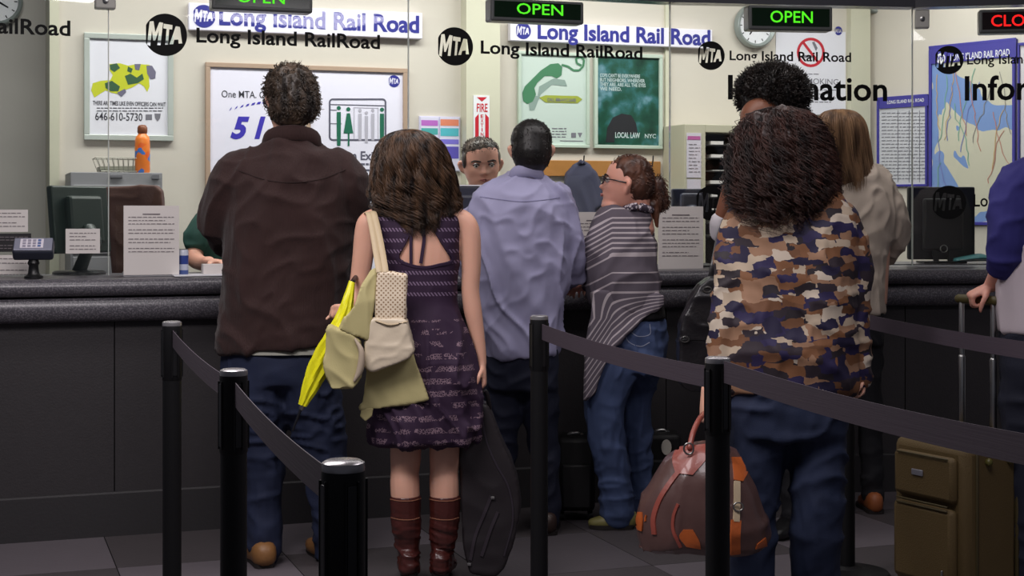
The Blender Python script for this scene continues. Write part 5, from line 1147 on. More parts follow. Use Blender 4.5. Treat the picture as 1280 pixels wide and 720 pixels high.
def belt(a, b, root, zc=.925, sag=.012, ext=None):
    V = []; n = 14; u = (b-a).normalized(); s = Vector((-u.y, u.x, 0))*.0009; a = a+u*.034; b = b-u*.03
    for i in range(n+1):
        t = i/n; p = a+(b-a)*t; z = zc-sag*4*t*(1-t)
        for e, h in ((-1, -.0245), (1, -.0245), (1, .0245), (-1, .0245)): V.append(p+s*e+Vector((0, 0, z+h)))
    Fc = [(i*4+j, i*4+(j+1) % 4, (i+1)*4+(j+1) % 4, (i+1)*4+j) for i in range(n) for j in range(4)]; m = M(); m.add(V, Fc); m.obj('belt', belt_m, root, smooth=False)
    m = M(); m.box(b-u*.004+Vector((0, 0, zc)), (.014, .012, .058), math.atan2(u.y, u.x)); m.obj('belt_clip', black_m, root, smooth=False, bevel=.002)
belt(PX[0][0], PX[1][0], PX[0][1]); belt(PX[1][0], PX[2][0], PX[1][1]); belt(PX[3][0], PX[4][0], PX[3][1])
e5 = Vector((.92, 2.0, 0)); e6 = PX[5][0]+(Vector((*plan(1280, 450), 0))-PX[5][0])*1.35
belt(PX[4][0], e5, PX[4][1], .945, .02); belt(PX[5][0], e6, PX[5][1])
post(CX+F*e5.x/e5.y, F/e5.y, 'black barrier post just outside the right edge, nearest the camera'); post(CX+F*e6.x/e6.y, F/e6.y, 'black barrier post just outside the right edge, by the suitcase')

# ================================================================ THINGS CARRIED
f = B_; Y = 5.32
tote_m = mat('cream_leather', (214, 200, 176), .4, .08, 60, .05, 8); strap_m = mat('tote_strap', (190, 170, 136), .5, .08, 100)
def perf(nt):
    tc = N(nt, 'ShaderNodeTexCoord'); s = N(nt, 'ShaderNodeSeparateXYZ'); nt.links.new(tc.outputs['Object'], s.inputs[0])
    return mth(nt, 'MULTIPLY', mth(nt, 'SINE', mth(nt, 'MULTIPLY', s.outputs[0], 400.0)), mth(nt, 'SINE', mth(nt, 'MULTIPLY', s.outputs[2], 400.0)))
perf_m = ramp_mat('perforated_leather', perf, [(0, (226, 210, 186)), (.38, (150, 122, 90))], .5)
r = thing('tote_bag', 'cream leather tote bag with perforated top panel hanging from the woman\'s left shoulder', 'handbag', P(485, 460, 5.13))
slab([(460, 402), (470, 396), (508, 398), (511, 410), (518, 438), (512, 447), (497, 454), (482, 459), (467, 464), (456, 458), (457, 440)], 5.13, .09, 'body', tote_m, r, .006, 8, folds(.003, (14, 14, 14), 3))
slab([(471, 338), (490, 339), (509, 343), (508, 372), (508, 401), (488, 405), (469, 400), (470, 370)], 5.12, .05, 'top_panel', perf_m, r, .006, 5, folds(.002, (14, 14, 14), 4))
for k, pts in enumerate(([(458, 268, 5.31), (461, 267, 5.24), (466, 290, 5.19), (470, 315, 5.15), (474, 340, 5.10)], [(464, 267, 5.31), (467, 266, 5.24), (473, 290, 5.19), (478, 315, 5.15), (482, 340, 5.10)])):
    m = M(); m.tube([P(*q) for q in pts], [(.0105, .003)]*5, n=8, side=(1, 0, 0)); m.obj('strap', strap_m, r)
m = M(); m.tube([P(470, 401, 5.085), P(488, 406, 5.08), P(509, 402, 5.085)], .003, n=6); m.obj('piping', strap_m, r)
coat_m = mat('beige_green_trench', (182, 172, 122), .8, .1, 300, .04, 8)
r = thing('trench_coat', 'pale olive-beige trench coat draped over the woman\'s left arm behind the tote bag', 'coat', P(480, 525, 5.17))
slab([(470, 334), (463, 337), (452, 356), (444, 380), (428, 402), (424, 412), (440, 418), (461, 426), (465, 405), (469, 375), (472, 350)], 5.10, .03, 'flap', coat_m, r, .005, 4, folds(.004, (18, 18, 6), 5), ys=[.03, .03, 0, -.02, -.03, -.03, -.02, 0, 0, .01, .02])
slab([(412, 406), (408, 425), (406, 450), (408, 470), (415, 485), (428, 485), (446, 482), (452, 470), (455, 445), (452, 425), (440, 417), (424, 412)], 5.10, .07, 'sleeve', coat_m, r, .0055, 7, summed(folds(.006, (12, 12, 8), 6, .8), folds(.003, (26, 26, 8), 7)))
slab([(455, 425), (470, 430), (510, 430), (518, 446), (526, 470), (536, 499), (500, 506), (472, 511), (451, 511), (455, 490), (458, 465)], 5.175, .035, 'skirt', coat_m, r, .0055, 4, folds(.006, (16, 16, 2), 8))
slab([(452, 508), (467, 509), (465, 520), (457, 527), (450, 520)], 5.165, .012, 'belt_tip', coat_m, r, .004, 2)
m = M(); m.tube([P(444, 424, 5.06), P(452, 440, 5.055), P(450, 462, 5.06), P(443, 476, 5.06)], [.004, .010, .012, .005], n=8); m.obj('lining', mat('pale_lining', (176, 160, 140), .7), r)
yel = mat('yellow_nylon', (226, 222, 24), .45, .05, 200)
r = thing('umbrella', 'furled bright yellow umbrella pointing down to the left from the woman\'s hand', 'umbrella', P(366, 540, 5.08))
U = [(440, 352, 4, 5.16), (436, 372, 6, 5.14), (431, 392, 8, 5.13), (421, 415, 10, 5.12), (408, 440, 11.5, 5.12), (397, 463, 11.5, 5.12), (387, 486, 8.5, 5.11), (378, 507, 4.5, 5.10)]
c = [P(a, b, q) for a, b, _, q in U]; A = catmull(np.array([[*p, u[2]/357] for p, u in zip(c, U)]), 40); m = M(); V = []; n = 32
ax = (Vector(A[-1][:3])-Vector(A[0][:3])).normalized(); s1 = ax.cross(Vector((0, 1, 0))).normalized(); s2 = ax.cross(s1)
for i, q in enumerate(A):
    for j in range(n):
        a = 2*math.pi*j/n+i*.035; rr = q[3]*(1+.16*math.cos(8*a-i*.0)*min(1, i/8)); V.append(Vector(q[:3])+(s1*math.cos(a)+s2*math.sin(a))*rr)
m.add(V, [(i*n+j, i*n+(j+1) % n, (i+1)*n+(j+1) % n, (i+1)*n+j) for i in range(39) for j in range(n)]+[tuple(range(n-1, -1, -1)), tuple(39*n+j for j in range(n))]); m.obj('canopy', yel, r)
M().tube([P(378, 506, 5.10), P(372, 522, 5.095), P(366, 538, 5.09)], [.0055, .0045, .0035], n=10).obj('ferrule', mat('dark_steel', (60, 60, 66), .25, metal=.8), r)
M().tube([P(379, 504, 5.10), P(376.5, 511, 5.10)], [.010, .008], n=12).obj('collar', chrome, r)
M().tube([P(440, 353, 5.17), P(446, 345, 5.32), P(450, 338, 5.38)], [.008, .009, .009], n=10).obj('handle', black_m, r)

case_m = mat('black_nylon', (30, 24, 28), .55, .1, 300, .1, 10)
r = thing('instrument_case', 'soft dark instrument case hanging from the right hand of the woman in purple', 'case', P(610, 715, 5.36))
def pk(x, y): return (x, y)
cs = slab([(600, 502), (609, 503), (617, 518), (627, 545), (638, 572), (647, 597), (651, 622), (648, 652), (640, 682), (630, 705), (620, 716), (604, 715), (588, 711), (581, 690), (577, 650), (577, 605), (574, 570), (578, 545), (588, 520)], 5.36, .13, 'body', case_m, r, .008, 9, folds(.003, (8, 8, 8), 4))
tr = bvh(cs); strip(tr, [(601, 515), (608, 550), (620, 580), (636, 610), (641, 650), (630, 695)], .006, .003, .0005, 'zip', mat('zip_dark', (50, 44, 52), .4), r, 6, 5.3)
strip(tr, [(614, 620), (604, 645), (594, 670), (588, 700)], .012, .004, .0005, 'strap', mat('strap_dark', (44, 36, 44), .6), r, 6, 5.3); strip(tr, [(622, 640), (612, 665), (602, 695)], .012, .004, .0005, 'strap', mat('strap_dark', (44, 36, 44), .6), r, 6, 5.3)
M().tube([P(597, 508, 5.32), P(600, 494, 5.315), P(605, 488, 5.315), P(609, 494, 5.32), P(612, 510, 5.34)], .008, n=8).obj('handle', case_m, r)
for q in ((587, 705), (616, 622)):
    p, nn = hit(tr, *q, 5.3); m = M(); m.box(p+nn*.003, (.014, .008, .010)); m.obj('buckle', chrome, r, smooth=False, bevel=.002)

# brown travel bag
bag_m = mat('brown_coated_leather', (84, 60, 56), .34, .12, 30, .18, 9, coat=.3); redl = mat('red_brown_leather', (138, 66, 54), .4, .1, 60, coat=.2); orl = mat('orange_leather', (176, 88, 38), .4, .1, 60, coat=.2)
r = thing('travel_bag', 'brown leather travel bag with red and orange leather trim, behind a barrier post', 'travel bag', P(880, 693, 4.5))
f2 = type('o', (), {})(); Yb = 4.5; sb = F/Yb
mb = M(); rows = [(892, 553, 24, .045), (890, 566, 40, .075), (884, 592, 60, .11), (878, 625, 76, .13), (876, 655, 83, .14), (879.5, 672, 80, .135), (880, 684, 70, .12)]
mb.tube([P(a, b, Yb) for a, b, _, _ in rows], [(h/sb, d_) for _, _, h, d_ in rows], n=32, ex=2.4, cap=False)
bg = mb.remesh('body', bag_m, r, vox=.007, sm=6, disp=summed(folds(.010, (6, 6, 4), 81), folds(.004, (12, 12, 8), 82)))
tr = bvh(bg)
patch(tr, [(846, 560), (841, 575), (845, 592)], [(882, 556), (884, 572), (866, 594)], 'top_patch', redl, r, 8, .004, .0, 4.4)
strip(tr, [(850, 588), (836, 606), (824, 626), (817, 648), (818, 668)], .017, .004, 0, 'side_band', redl, r, 6, 4.4)
strip(tr, [(848, 630), (842, 646), (842, 664), (851, 684)], .010, .004, 0, 'side_band', redl, r, 6, 4.4)
patch(tr, [(854, 662), (849, 671), (858, 683)], [(866, 662), (874, 676), (876, 686)], 'corner_patch', orl, r, 7, .004, 0, 4.4)
patch(tr, [(797, 640), (794, 650), (798, 662)], [(803, 640), (804, 652), (803, 664)], 'corner_patch', orl, r, 5, .004, 0, 4.4)
patch(tr, [(914, 572), (916, 585), (917, 600)], [(927, 572), (934, 588), (928, 602)], 'corner_patch', orl, r, 7, .004, 0, 4.4)
patch(tr, [(946, 680), (944, 686)], [(956, 672), (958, 682)], 'corner_patch', orl, r, 5, .004, 0, 4.4)
strip(tr, [(920, 650), (919, 670), (919, 692)], .032, .005, 0, 'front_band', orl, r, 6, 4.4)
strip(tr, [(921, 602), (921, 625), (920, 652)], .020, .006, 0, 'buckle_strap', mat('pale_strap', (186, 168, 138), .4), r, 6, 4.4)
p, nn = hit(tr, 921, 634, 4.4); m = M(); m.tube([p+nn*.012+Vector((.014*math.cos(a), 0, .012*math.sin(a))) for a in np.linspace(0, 6.283, 13)], .0025, n=6, cap=False); m.obj('buckle', chrome, r)
for pts in ([(862, 560, 4.44), (866, 542, 4.47), (873, 526, 4.52), (880, 517, 4.66)], [(905, 562, 4.42), (899, 540, 4.47), (890, 524, 4.54), (881, 517, 4.66)]):
    M().tube([P(*q) for q in pts], [.0085]*4, n=8).obj('handle', redl, r)
for q in ((861, 561), (906, 563)):
    c = P(q[0], q[1], 4.42); m = M(); m.tube([c+Vector((.014*math.cos(a), 0, .016*math.sin(a))) for a in np.linspace(0, 6.283, 13)], .003, n=6, cap=False); m.obj('ring', chrome, r)

# olive suitcase
ol = mat('olive_fabric', (96, 78, 44), .7, .2, 200, .1, 9); old = mat('olive_trim', (72, 62, 34), .6, .1, 200)
c0 = Vector(((1207-CX)/385, F/385, 0)); wd = Vector((-.5, .866, 0)); dd = Vector((.866, .5, 0)); W_, D_, H_ = .33, .25, .50; zb = .035
r = thing('suitcase', 'olive upright suitcase with pockets and a raised telescopic handle', 'suitcase', c0+wd*W_/2+dd*D_/2)
Rm = Matrix((( -wd.x, dd.x, 0), (-wd.y, dd.y, 0), (0, 0, 1)))      # columns: right along the front, into depth, up
def sb_(c, size, name, m, b=.012, par=None):
    q = c0+wd*(W_-c[0])+dd*c[1]+Vector((0, 0, zb+c[2])); mm = M(); mm.box(q, size, R=Rm); return mm.obj(name, m, par or r, smooth=True, bevel=b)
sb_((W_/2, D_/2, H_/2), (W_, D_, H_), 'shell', ol, .03)
sb_((W_/2, -.012, .16), (W_*.82, .04, .26), 'lower_pocket', ol, .018); sb_((W_/2, -.010, .385), (W_*.82, .035, .15), 'upper_pocket', ol, .016)
for z in (.285, .30, .455): sb_((W_/2, -.032 if z < .4 else -.03, z), (W_*.7, .006, .006), 'zip', old, .002)
sb_((W_/2-.02, -.03, .395), (.05, .006, .02), 'badge', mat('silver_badge', (160, 160, 170), .3, metal=.5), .002)
for x in (.05, D_-.012): sb_((W_, x, H_/2), (.014, .010, H_*.94), 'piping', old, .004)
sb_((W_/2, .05, H_), (W_*.96, .012, .012), 'piping', old, .004); sb_((.0, .05, H_/2), (.012, .01, H_*.94), 'piping', old, .004)
for z in (.045, .445):
    for x in (.10, .20):
        q = c0+dd*x+Vector((0, 0, zb+z)); m = M(); m.ell(q-wd*.006, (.013, .013, .013), 12, 8); m.obj('stud', mat('olive_stud', (96, 92, 44), .35), r)
sb_((W_-.07, -.034, .07), (.008, .008, .04), 'zip_pull', chrome, .002)
bc = c0+wd*W_/2+dd*(D_-.02)
g = bc+Vector((0, 0, 1.0))
for e in (-1, 1):
    q = bc+wd*e*.07; M().tube([q+Vector((0, 0, zb+H_-.01)), q+Vector((0, 0, .995))], [(.0095, .0095)]*2, n=10).obj('handle_bar', chrome, r); M().tube([q+Vector((0, 0, zb+H_-.01)), q+Vector((0, 0, .80))], [(.0125, .0125)]*2, n=10).obj('handle_bar', chrome, r)
M().tube([g-wd*.085, g-wd*.04, g+wd*.04, g+wd*.085], [(.014, .016)]*4, n=12).obj('grip', mat('olive_grip', (78, 70, 36), .5), r)
t = bc+dd*-.06+Vector((0, 0, zb+H_)); M().tube([t-wd*.09, t-wd*.06+Vector((0, 0, .025)), t+wd*.06+Vector((0, 0, .025)), t+wd*.09], [.011]*4, n=10).obj('carry_handle', ol, r)
for e in (-1, 1):
    for x in (.04, D_-.03):
        q = c0+wd*(W_/2+e*.12)+dd*x+Vector((0, 0, .022)); M().lathe(q-dd*.01, [(.016, 0), (.022, .004), (.022, .016), (.016, .02)], 16, Matrix(((wd.x, 0, dd.x), (wd.y, 0, dd.y), (0, 1, 0)))).obj('wheel', black_m, r)

# black shoulder bag, black rolling cases
bk = mat('black_leather', (32, 30, 33), .35, .15, 80, coat=.2)
r = thing('shoulder_bag', 'black leather shoulder bag with silver buckle left of the print top', 'handbag', P(870, 488, 5.95))
sb2 = slab([(862, 375), (872, 356), (885, 346), (905, 345), (912, 380), (912, 430), (908, 470), (900, 488), (860, 488), (848, 478), (846, 440), (850, 400)], 5.95, .13, 'body', bk, r, .007, 9, folds(.004, (10, 10, 10), 4))
tr = bvh(sb2); strip(tr, [(851, 424), (868, 423), (888, 424), (906, 424)], .012, .004, 0, 'flap_edge', bk, r, 6, 5.8)
M().tube([P(888, 350, 5.95), P(892, 330, 5.95), P(898, 300, 5.98), P(906, 275, 6.0)], [(.012, .004)]*4, n=8).obj('strap', bk, r)
M().tube([P(906, 350, 5.95), P(912, 320, 5.97), P(916, 285, 6.0), P(918, 262, 6.02)], [(.012, .004)]*4, n=8).obj('strap', bk, r)
for q in ((856, 424), (884, 362)):
    p, nn = hit(tr, *q, 5.8); m = M(); m.tube([p+nn*.006+Vector((.016*math.cos(a), 0, .010*math.sin(a))) for a in np.linspace(0, 6.283, 11)], .003, n=6, cap=False); m.obj('buckle', chrome, r)
def roller(x0, x1, ytop, Yc, lab, tagc=None):
    c = P((x0+x1)/2, 0, Yc); w = (x1-x0)*Yc/F; h = CH-(ytop-HY)*Yc/F; r = thing('rolling_case', lab, 'suitcase', (c.x, Yc, 0))
    m = M(); m.box((c.x, Yc+.1, (h+.03)/2+.015), (w, .2, h-.03)); m.obj('shell', mat('case_black', (10, 10, 12), .6), r, bevel=.02)
    M().tube([(c.x-w*.2, Yc+.1, h-.005), (c.x-w*.15, Yc+.1, h+.018), (c.x+w*.15, Yc+.1, h+.018), (c.x+w*.2, Yc+.1, h-.005)], [.008]*4, n=8).obj('carry_handle', chrome, r)
    m = M(); m.box((c.x, Yc-.008, h*.45), (w*.8, .02, h*.55)); m.obj('pocket', mat('case_black', (10, 10, 12), .6), r, bevel=.01)
    for e in (-1, 1): M().lathe((c.x+e*w*.38, Yc+.05, .022), [(.02, -.01), (.02, .01)], 14, Matrix.Rotation(math.radians(90), 3, 'Y')).obj('wheel', black_m, r)
    if tagc:
        q = P(*tagc, Yc-.03); m = M(); m.lathe(q, [(.001, 0), (.022, 0), (.022, .003), (.001, .003)], 18, Matrix.Rotation(math.radians(90), 3, 'X')); m.V = [(v[0]*1, v[1], q.z+(v[2]-q.z)*1.5) for v in m.V]; m.obj('luggage_tag', mat('tag_pale', (196, 192, 180), .4), r)
roller(697, 744, 552, 6.36, 'black rolling case standing between the lavender-shirt man and the striped cardigan woman')
roller(808, 852, 548, 6.52, 'black rolling case with a pale oval tag behind the brown travel bag', (833, 559))

# ================================================================ TICKET OFFICE FURNITURE
cab_m = mat('grey_steel', (150, 148, 152), .45, .03, 60); cab_d = mat('grey_steel_dark', (116, 114, 120), .45)
r = thing('filing_cabinet', 'grey steel filing cabinet under the yellow and green poster', 'cabinet', W.pt(145, 600, .25))
b0 = CH+ (HY-215)*W.at(88, .48).y/F
def wbox(L, x0, x1, z0, z1, d0, d1, name, m, par, bevel=.003):
    a, b = L.at(x0, d1), L.at(x1, d1); f_ = [Vector((a.x, a.y, z0)), Vector((b.x, b.y, z0)), Vector((b.x, b.y, z1)), Vector((a.x, a.y, z1))]; mm = M(); mm.prism(f_, [v-L.n*(d1-d0) for v in f_]); return mm.obj(name, m, par, smooth=False, bevel=bevel)
wbox(W, 88, 203, 0, b0, .02, .47, 'body', cab_m, r); 
dh = (b0-.06-.04)/4
for k in range(4):
    z = .05+k*dh; dr_ = wbox(W, 91, 200, z, z+dh-.012, .47, .482, 'drawer', cab_m, r); 
    h = wbox(W, 120, 134, z+dh*.45, z+dh*.45+.016, .482, .495, 'handle', chrome, dr_); wbox(W, 150, 170, z+dh*.55, z+dh*.55+.03, .482, .485, 'label_holder', cab_d, dr_, 0)
wbox(W, 138, 153, b0-.026, b0-.014, .47, .4835, 'maker_plate', cab_d, r, 0); wbox(W, 190, 199, b0-.03, b0-.01, .47, .4835, 'lock', cab_d, r, 0)
# wire tray and bottle on the cabinet
r = thing('letter_tray', 'metal wire tray on top of the filing cabinet', 'tray', W.pt(147, 214, .3)); L = W; zt = b0+.002
a, b = W.at(120, .38), W.at(173, .38); m = M(); u = L.u; n_ = L.n; wdt = (b-a).length
def q_(t, d, z): return Vector((a.x, a.y, 0))+u*(wdt*t)-n_*d+Vector((0, 0, zt+z))
for z, e in ((.072, 0), (.006, .12)):
    m.tube([q_(0+e, 0, z), q_(1-e*.3, 0, z), q_(1-e*.3, .22, z), q_(0+e, .22, z), q_(0+e, 0, z)], .003, n=5, m=5, cap=False)
for i in range(9):
    t = i/8
    for d_ in (0, .22): m.tube([q_(t, d_, .072), q_(.12+t*.85, d_, .006)], .0016, n=4)
for i in range(6): m.tube([q_(.12+i*.15, 0, .006), q_(.12+i*.15, .22, .006)], .0016, n=4)
o_ = m.obj('wire_basket', mat('tray_wire', (130, 128, 118), .4, metal=.6), r, smooth=False)
m = M(); m.prism([q_(.1, .01, .012), q_(.97, .01, .012), q_(.97, .21, .012), q_(.1, .21, .012)], [q_(.1, .01, .03), q_(.97, .01, .034), q_(.97, .21, .034), q_(.1, .21, .03)]); m.obj('paper_stack', mat('tray_papers', (150, 148, 132), .6), r, smooth=False)
r = thing('spray_bottle', 'orange bottle with blue print and dark orange cap on the filing cabinet', 'bottle', W.pt(178, 214, .4)); c = W.at(178, .36); c = Vector((c.x, c.y, zt)); s_ = F/c.y
def orange(nt):
    tc = N(nt, 'ShaderNodeTexCoord'); v = N(nt, 'ShaderNodeTexVoronoi'); v.inputs['Scale'].default_value = 32; nt.links.new(tc.outputs['Object'], v.inputs['Vector']); s = N(nt, 'ShaderNodeSeparateColor'); nt.links.new(v.outputs['Color'], s.inputs[0]); return s.outputs[0]
orm = ramp_mat('orange_label', orange, [(0, (240, 126, 40)), (.66, (70, 120, 200)), (.86, (236, 100, 30))], .4)
R_ = 9.3/s_; M().lathe(c, [(R_*.9, 0), (R_, .006), (R_, .13), (R_*.98, .15)], 24).obj('label_wrap', orm, r); M().lathe(c, [(R_*.98, .15), (R_*.97, .165), (R_*.86, .18), (R_*.6, .19), (R_*.55, .196)], 24).obj('shoulder', mat('orange_plastic', (244, 132, 50), .35), r); M().lathe(c, [(R_*.58, .196), (R_*.66, .20), (R_*.66, .225), (R_*.5, .236), (R_*.2, .239)], 20).obj('cap', mat('brown_cap', (128, 70, 40), .4), r)

def chair(name, lab, poly, Yc, m, zseat=.46):
    xs = [p[0] for p in poly]; c = P(sum(xs)/len(xs), 0, Yc); w = (max(xs)-min(xs))*Yc/F; r = thing(name, lab, 'chair', (c.x, Yc, 0))
    slab(poly, Yc, .07, 'backrest', m, r, .008, 6, folds(.003, (8, 8, 8), 3))
    mm = M(); mm.box((c.x, Yc-.24, zseat), (w*1.1, .42, .08)); mm.obj('seat', m, r, bevel=.03); zb_ = min(CH-(p[1]-HY)*Yc/F for p in poly)
    M().tube([(c.x, Yc-.1, zseat), (c.x, Yc+.03, zseat+.1), (c.x, Yc+.03, zb_+.1)], [(.03, .01)]*3, n=8).obj('back_bracket', black_m, r); M().tube([(c.x, Yc-.24, .08), (c.x, Yc-.24, zseat)], .028, n=14, cap=False).obj('column', chrome, r)
    for k in range(5):
        a = k*2*math.pi/5+.3; e = Vector((c.x+.26*math.cos(a), Yc-.24+.26*math.sin(a), .06)); M().tube([(c.x, Yc-.24, .1), e], [.022, .016], n=8).obj('leg', black_m, r); M().ell((e.x, e.y, .027), (.026, .026, .026), 12, 8).obj('caster', black_m, r)
    return r
chair('office_chair', 'brown office chair with a tall padded back beside the filing cabinet', [(131, 238), (134, 233), (196, 231), (204, 238), (207, 290), (210, 345), (206, 372), (148, 372), (143, 345), (137, 290)], 7.12, mat('brown_upholstery', (78, 44, 34), .6, .1, 90))

mon_m = mat('monitor_green_reflection', (30, 44, 38), .4); mon_d = mat('monitor_dark', (16, 18, 20), .35)  # mon_m: green reflection on the left monitor's back painted into its colour
def monitor(lab, px, Yc, w, h, zc, rz, tilt, m, z0, stand='arm', rim=None):
    c = P(px, 0, Yc); r = thing('monitor', lab, 'monitor', (c.x, Yc, z0)); c.z = zc; R = Matrix.Rotation(rz, 3, 'Z') @ Matrix.Rotation(tilt, 3, 'X')
    mm = M(); mm.box(c, (w, .035, h), R=R); mm.obj('screen_housing', m, r, bevel=.008, smooth=False); mm = M(); mm.box(c+R @ Vector((0, -.035, -h*.02)), (w*.6, .04, h*.72), R=R); mm.obj('rear_cover', m, r, bevel=.014, smooth=False)
    mm = M(); mm.box(c+R @ Vector((0, .0185, 0)), (w*.93, .002, h*.9), R=R); mm.obj('screen', mat('screen_black', (8, 9, 12), .15), r, smooth=False)
    if rim: mm = M(); mm.box(c+R @ Vector((0, 0, h/2+.003)), (w, .04, .006), R=R); mm.obj('top_rim', rim, r, smooth=False)
    if stand == 'arm':
        b = Vector((c.x, Yc, z0)); k = R @ Vector((0, -.06, -h*.12)); M().tube([c+k, c+k+R @ Vector((0, -.03, -h*.25)), b+R @ Vector((0, -.06, .09)), b+R @ Vector((0, 0, .012))], [(.03, .012), (.034, .014), (.034, .014), (.04, .014)], side=tuple(R @ Vector((1, 0, 0))), n=12).obj('neck', m, r)
        mm = M(); mm.lathe(b, [(.11, 0), (.11, .008), (.10, .014), (.03, .018)], 28); mm.obj('base', mon_d, r)
    else:
        b = Vector((c.x, Yc, z0)); top = c.z-h*.18; V = []
        fr = [b+Vector((x, -.05, z-z0)) for x, z in ((-.045, z0+.004), (-.075, z0+.13), (-.075, top), (.075, top), (.075, z0+.13), (.045, z0+.004), (.022, z0+.004), (.035, z0+.09), (.035, top-.03), (-.035, top-.03), (-.035, z0+.09), (-.022, z0+.004))]
        mm = M(); mm.prism(fr, [v+Vector((0, .02, 0)) for v in fr]); mm.obj('neck', m, r, smooth=False); mm = M(); mm.box(b+Vector((0, -.01, .005)), (.22, .16, .01)); mm.obj('base', m, r, bevel=.003, smooth=False)
        mm = M(); mm.tube([b+Vector((.018*math.cos(a), -.055, .075+.018*math.sin(a))) for a in np.linspace(0, 6.283, 13)], .003, n=5, cap=False); mm.obj('cable_ring', chrome, r)
    return r
ZT = 1.037
monitor('dark monitor with a painted green reflection, seen from behind on the left of the counter', 99, 6.45, .30, .285, 1.268, math.radians(56), math.radians(-6), mon_m, ZT)
monitor('black monitor on a forked stand seen from behind, in front of the wall map', 1176, 7.85, .345, .375, CH-(279-HY)*7.85/F, 0.0, 0, mon_d, ZT, 'fork')
monitor('monitor with a pale top rim in front of the clerk with short brown hair', 590, 6.85, .25, .24, CH-(266-HY)*6.85/F, math.radians(8), 0, mat('monitor_slate', (52, 54, 70), .4), ZT, 'arm', white_m)
monitor('small dark monitor behind the right paper notice', 862, 7.35, .18, .14, CH-(254-HY)*7.35/F, math.radians(5), 0, mat('monitor_slate', (52, 54, 70), .4), ZT, 'arm')
r = thing('side_desk', 'long desk behind the right-hand glass carrying the black monitor', 'desk', (2.3, 7.9, 0))
m = M(); m.box((2.1, 7.95, 1.02), (1.5, .40, .03)); m.obj('desk_top', counter_top_m, r, bevel=.004, smooth=False); m = M(); m.box((2.1, 7.95, .5), (1.45, .34, 1.0)); m.obj('desk_body', counter_panel_m, r, smooth=False)
r = thing('worktop_extension', 'inner shelf joining the counter and the desk behind it', 'shelf', (2.2, 7.7, 0)); m = M(); m.box((2.1, 7.735, 1.02), (1.5, .025, .03)); m.obj('shelf', counter_top_m, r, smooth=False)

# card reader
r = thing('card_reader', 'grey card payment terminal on a short black stalk at the left end', 'card reader', P(42, 346, 6.05)); c = P(42, 0, 6.03)
R = Matrix.Rotation(math.radians(12), 3, 'Z') @ Matrix.Rotation(math.radians(38), 3, 'X'); c.z = ZT+.115
m = M(); m.box(c, (.155, .085, .05), R=R); bd_ = m.obj('casing', mat('reader_slate', (44, 48, 62), .35), r, bevel=.01, smooth=False)
m = M(); m.box(c+R @ Vector((0, 0, .026)), (.145, .075, .004), R=R); m.obj('face_plate', mat('reader_silver', (150, 152, 170), .3, metal=.3), r, smooth=False, bevel=.002)
m = M(); m.box(c+R @ Vector((-.005, 0, .0295)), (.088, .056, .003), R=R); kp = m.obj('keypad', mat('keypad_pale', (214, 208, 218), .5), r, smooth=False)
for i in range(4):
    for j in range(3):
        m = M(); m.box(c+R @ Vector((-.033+i*.019, -.017+j*.017, .032)), (.012, .010, .003), R=R); m.obj('key', mat('key_grey', (150, 146, 162), .5) if i < 3 else mat('key_blue', (90, 110, 160), .5), kp, smooth=False)
M().lathe((c.x, c.y, ZT), [(.036, 0), (.036, .008), (.026, .014), (.022, .02), (.018, .05), (.024, .06), (.018, .075), (.024, .09)], 20).obj('stalk', black_m, r)

# paper notices
inkn = mat('notice_ink', (120, 112, 116), .6)
acr = mat('acrylic_stand', (200, 200, 204), .2)
def notice(lab, L, x0, y0, x1, y1, rows, dy, margin, title=True, stand=False, m=paper_m, im=inkn, name='paper_notice', seedw=1):
    r = thing(name, lab, 'notice', L.pt((x0+x1)/2, y1)); mm = M(); slab_on(mm, L, x0, y0, x1, y1, 0, .0025); mm.obj('sheet', m, r, smooth=False)
    mm = M(); 
    if title: rect_on(mm, L, (x0+x1)/2-11, y0+10, (x0+x1)/2+11, y0+11.4, .004)
    y = y0+(14 if title else margin)
    k = 0
    while k < rows:
        n_ = random.choice((2, 3)); lines_on(mm, L, x0+margin, y, x1-margin, n_, dy, .004, .9); y += dy*n_+3.2; k += n_
    tag(mm.obj('print', im, r, smooth=False), kind='stuff')
    if stand:
        a = L.at(x0, -.002); b = L.at(x1, -.002); mm = M(); z0 = ZT-.002+.001; fr = [Vector((a.x, a.y, z0)), Vector((b.x, b.y, z0)), Vector((b.x, b.y, z0+.02)), Vector((a.x, a.y, z0+.02))]; mm.prism(fr, [v-L.n*.06 for v in fr]); mm.obj('stand_foot', acr, r, smooth=False, bevel=.002)
    return r
LF = LA.off(.13); G_in = GA.off(-.006)
notice('large white paper notice standing on the counter left of the blue can', LF, 154.5, 257, 224, 344, 9, 4.2, 6, True, True)
notice('white paper notice standing on the counter right of the striped cardigan', LA.off(.2), 823, 258, 879, 337, 9, 4.2, 5, True, True)
notice('white paper notice half hidden by the sleeve of the striped cardigan', LA.off(.2), 716, 265, 772, 343, 8, 4.2, 5, True, True)
notice('small white notice stuck to the glass below the monitor with the painted green reflection', G_in, 82, 286, 125, 317, 4, 4.2, 5, False)
notice('small white notice at the left frame edge, above the black one', G_in, -12, 262, 35, 290, 4, 4.4, 4, False)
notice('small black notice with grey print at the left frame edge', G_in, -12, 292, 39, 315, 4, 3.6, 4, False, m=mat('black_card', (26, 24, 28), .5), im=inkn)
notice('small white notice at the left frame edge, below the black one', G_in, -12, 319, 37, 343, 3, 5.5, 4, False)
